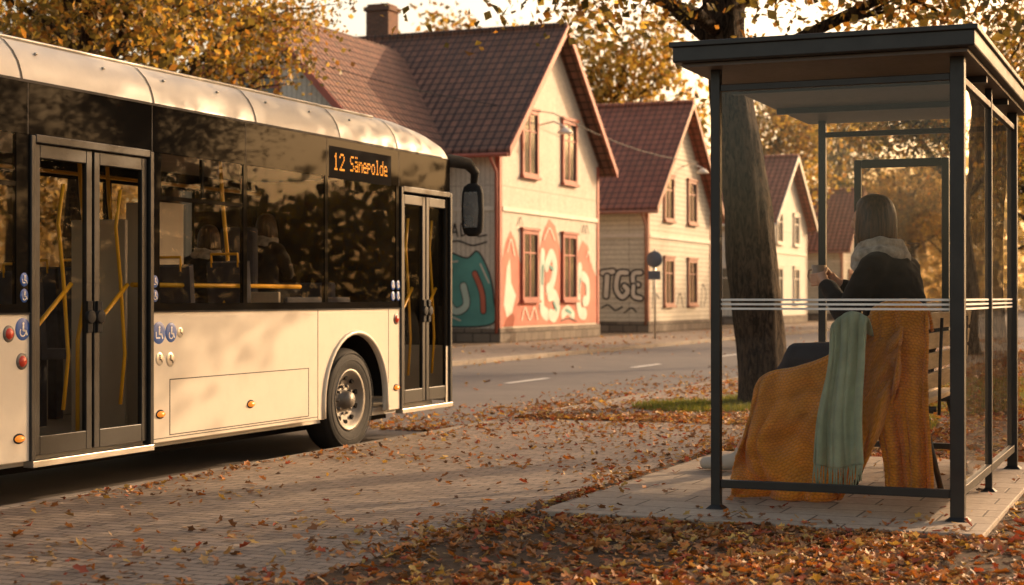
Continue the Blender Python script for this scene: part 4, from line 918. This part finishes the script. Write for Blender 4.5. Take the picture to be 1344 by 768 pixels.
for s,wv in((-1,wr[0]),(1,wr[1])):
    caps(b,[((-.06,.16*s,1.03),.055),((-.17,.22*s,.81),.045),(wv,.027)])
    caps(b,[((-.02,.09*s,.55),.085),((-.49,.10*s,.545),.06),((-.80,.10*s,.13),.042)])
    cx,cy=-.432,-.008; pc=Vector((cx+.042,cy+.046*s,.980)); caps(b,[(wv,.027),(pc,.025)]); sphere(b,pc,(.029,.016,.034))
    for k in range(4):
        z=1.002-k*.017; L_=[1.0,1.1,1.05,.85][k]
        a0=math.radians(48); pts=[]
        for j in range(4):
            a=a0+j*math.radians(28)*L_; rr=.043+.003*(j==1); pts.append(((cx+rr*math.cos(a),cy+s*rr*math.sin(a),z-.002*j),.0088-.0008*j))
        caps(b,pts)
    caps(b,[((pc.x,pc.y-.01*s,1.000),.011),((cx+.044,cy+.018*s,1.012),.0098),((cx+.041,cy+.004*s,1.028),.0085)])
body=blob(b,'body','skin',PE,.0050,3)
def wrinkle(c):
    n=mnoise.noise(Vector((c.x*8,c.y*8,c.z*14)))*.014+mnoise.noise(Vector((c.x*20,c.y*20,c.z*28)))*.006
    ctr=Vector((-.03,0,c.z)); d=(c-ctr); d.z=0
    return c+d.normalized()*n if d.length>1e-4 else c
b=MB(); sphere(b,(-.050,0,.94),(.135,.200,.165)); sphere(b,(-.01,0,.68),(.168,.205,.20)); sphere(b,(-.03,0,.80),(.147,.19,.22)); caps(b,[((-.09,0,1.07),.080),((-.05,0,.9),.14)])
for s,wv in((-1,wr[0]),(1,wr[1])):
    w2=Vector((-.17,.235*s,.80)).lerp(Vector(wv),.86)
    caps(b,[((-.065,.10*s,1.048),.070),((-.062,.170*s,1.018),.075),((-.13,.215*s,.90),.066),((-.17,.235*s,.80),.060),(w2,.044)])
    caps(b,[((-.0,.10*s,.54),.12),((-.20,.11*s,.56),.105)])
blob(b,'coat','cloth',PE,.009,4,wrinkle)
b=MB()
for s in(-1,1): caps(b,[((-.02,.09*s,.54),.095),((-.25,.10*s,.585),.088),((-.50,.10*s,.590),.074),((-.53,.10*s,.54),.068),((-.68,.10*s,.30),.056),((-.79,.10*s,.12),.048)])
sphere(b,(0,0,.54),(.14,.17,.10)); blob(b,'trousers','jeans',PE,.011,4,wrinkle)
for s in(-1,1):
    b=MB(); caps(b,[((-.80,.10*s,.075),.046),((-.90,.10*s,.048),.040),((-1.03,.10*s,.036),.033)]); sphere(b,(-.81,.10*s,.10),(.047,.042,.05))
    blob(b,'shoe','shoe',PE,.008,3,lambda c:Vector((c.x,c.y,max(c.z,.002))))
# chin-length bob: rounded crown widening to a blunt hem
b=MB(); lv=[(.132,.012,.012),(.126,.045,.040),(.110,.072,.064),(.080,.093,.084),(.040,.105,.097),(.0,.108,.104),(-.045,.108,.110),(-.085,.104,.114),(-.112,.096,.110),(-.120,.080,.094)]
nh=64; vs=[]
for i,(z,rx,ry) in enumerate(lv):
    for k in range(nh):
        a=2*math.pi*k/nh; amt=min(1,i/4)
        st=1+amt*(.030*mnoise.noise(Vector((math.cos(a)*7,math.sin(a)*7,z*3)))+.018*math.sin(a*23+2*mnoise.noise(Vector((a*2,z*6,0)))))
        face=max(0,-math.cos(a))**3*(.035 if z<.05 else 0)   # open fringe towards the face
        vs.append((hd.x+.012+rx*st*math.cos(a)+face,hd.y+ry*st*math.sin(a),hd.z+z+(.008*math.sin(a*9)+.006*math.sin(a*17) if i>=8 else 0)))
b.add(vs,[(i*nh+k,i*nh+(k+1)%nh,(i+1)*nh+(k+1)%nh,(i+1)*nh+k) for i in range(len(lv)-1) for k in range(nh)]+[tuple(range(nh)),tuple(range((len(lv)-1)*nh,len(lv)*nh))],0,True)
ho=b.obj('hair','hair',None); ho.parent=PE; ho.location=(0,0,0); sm_=ho.modifiers.new('s','SUBSURF'); sm_.levels=1; sm_.render_levels=1
b=MB()
for z,r,rx,ty in((1.072,.034,.112,.10),(1.108,.030,.102,-.06),(1.136,.022,.094,.06),(1.040,.028,.120,-.12)):
    pts=[]
    for k in range(25):
        a=2*math.pi*k/24; pts.append((-.105+rx*math.cos(a)*.95,rx*math.sin(a)*1.12,z+ty*.25*math.cos(a+1)+.004*math.sin(a*5)))
    b.tube(pts,r,10)
blob(b,'scarf','scarfg',PE,.007,4,lambda c:c+Vector((0,0,1))*.006*mnoise.noise(c*25))
for s in(-1,1):
    b=MB(); sphere(b,hd+Vector((-.0885,.032*s,.012)),(.006,.010,.006),n=6)
    o=b.obj('eye','black',None,0,False); o.parent=PE; o.location=(0,0,0)
mo=Matrix.Rotation(PROT,3,'Z')@Vector((-.432*1.6,-.008*1.6,.945*1.6))
MU=thing('mug','brown ceramic mug held between both hands','mug',PLOC+mo); MU.rotation_euler=(0,0,PROT)
b=MB(); b.lathe([(0,0),(.029,0),(.032,.01),(.037,.100),(.034,.100),(.030,.012),(0,.012)],(0,0,0),'Z',24)
b.tube([(-.034,0,.08),(-.056,0,.075),(-.060,0,.045),(-.050,0,.022),(-.033,0,.022)],.006,8)
b.v=[(v[0]*1.6,v[1]*1.6,v[2]*1.6) for v in b.v]; o=b.obj('cup','mug',None,0,False); o.parent=MU
def copyperson(loc,rot,label):
    o=PE.copy(); COL.objects.link(o); o.location=loc; o.rotation_euler=(0,0,rot); o.scale=(1.05,)*3; o['label']=label; o['category']='person'
    for ch in PE.children:
        c=ch.copy(); COL.objects.link(c); c.parent=o
copyperson((-8.75,14.25,.85),-math.pi/2,'bus driver in dark coat seated in the driving cab')
copyperson((-8.85,13.35,.70),-math.pi/2,'passenger in dark coat seated inside the bus')
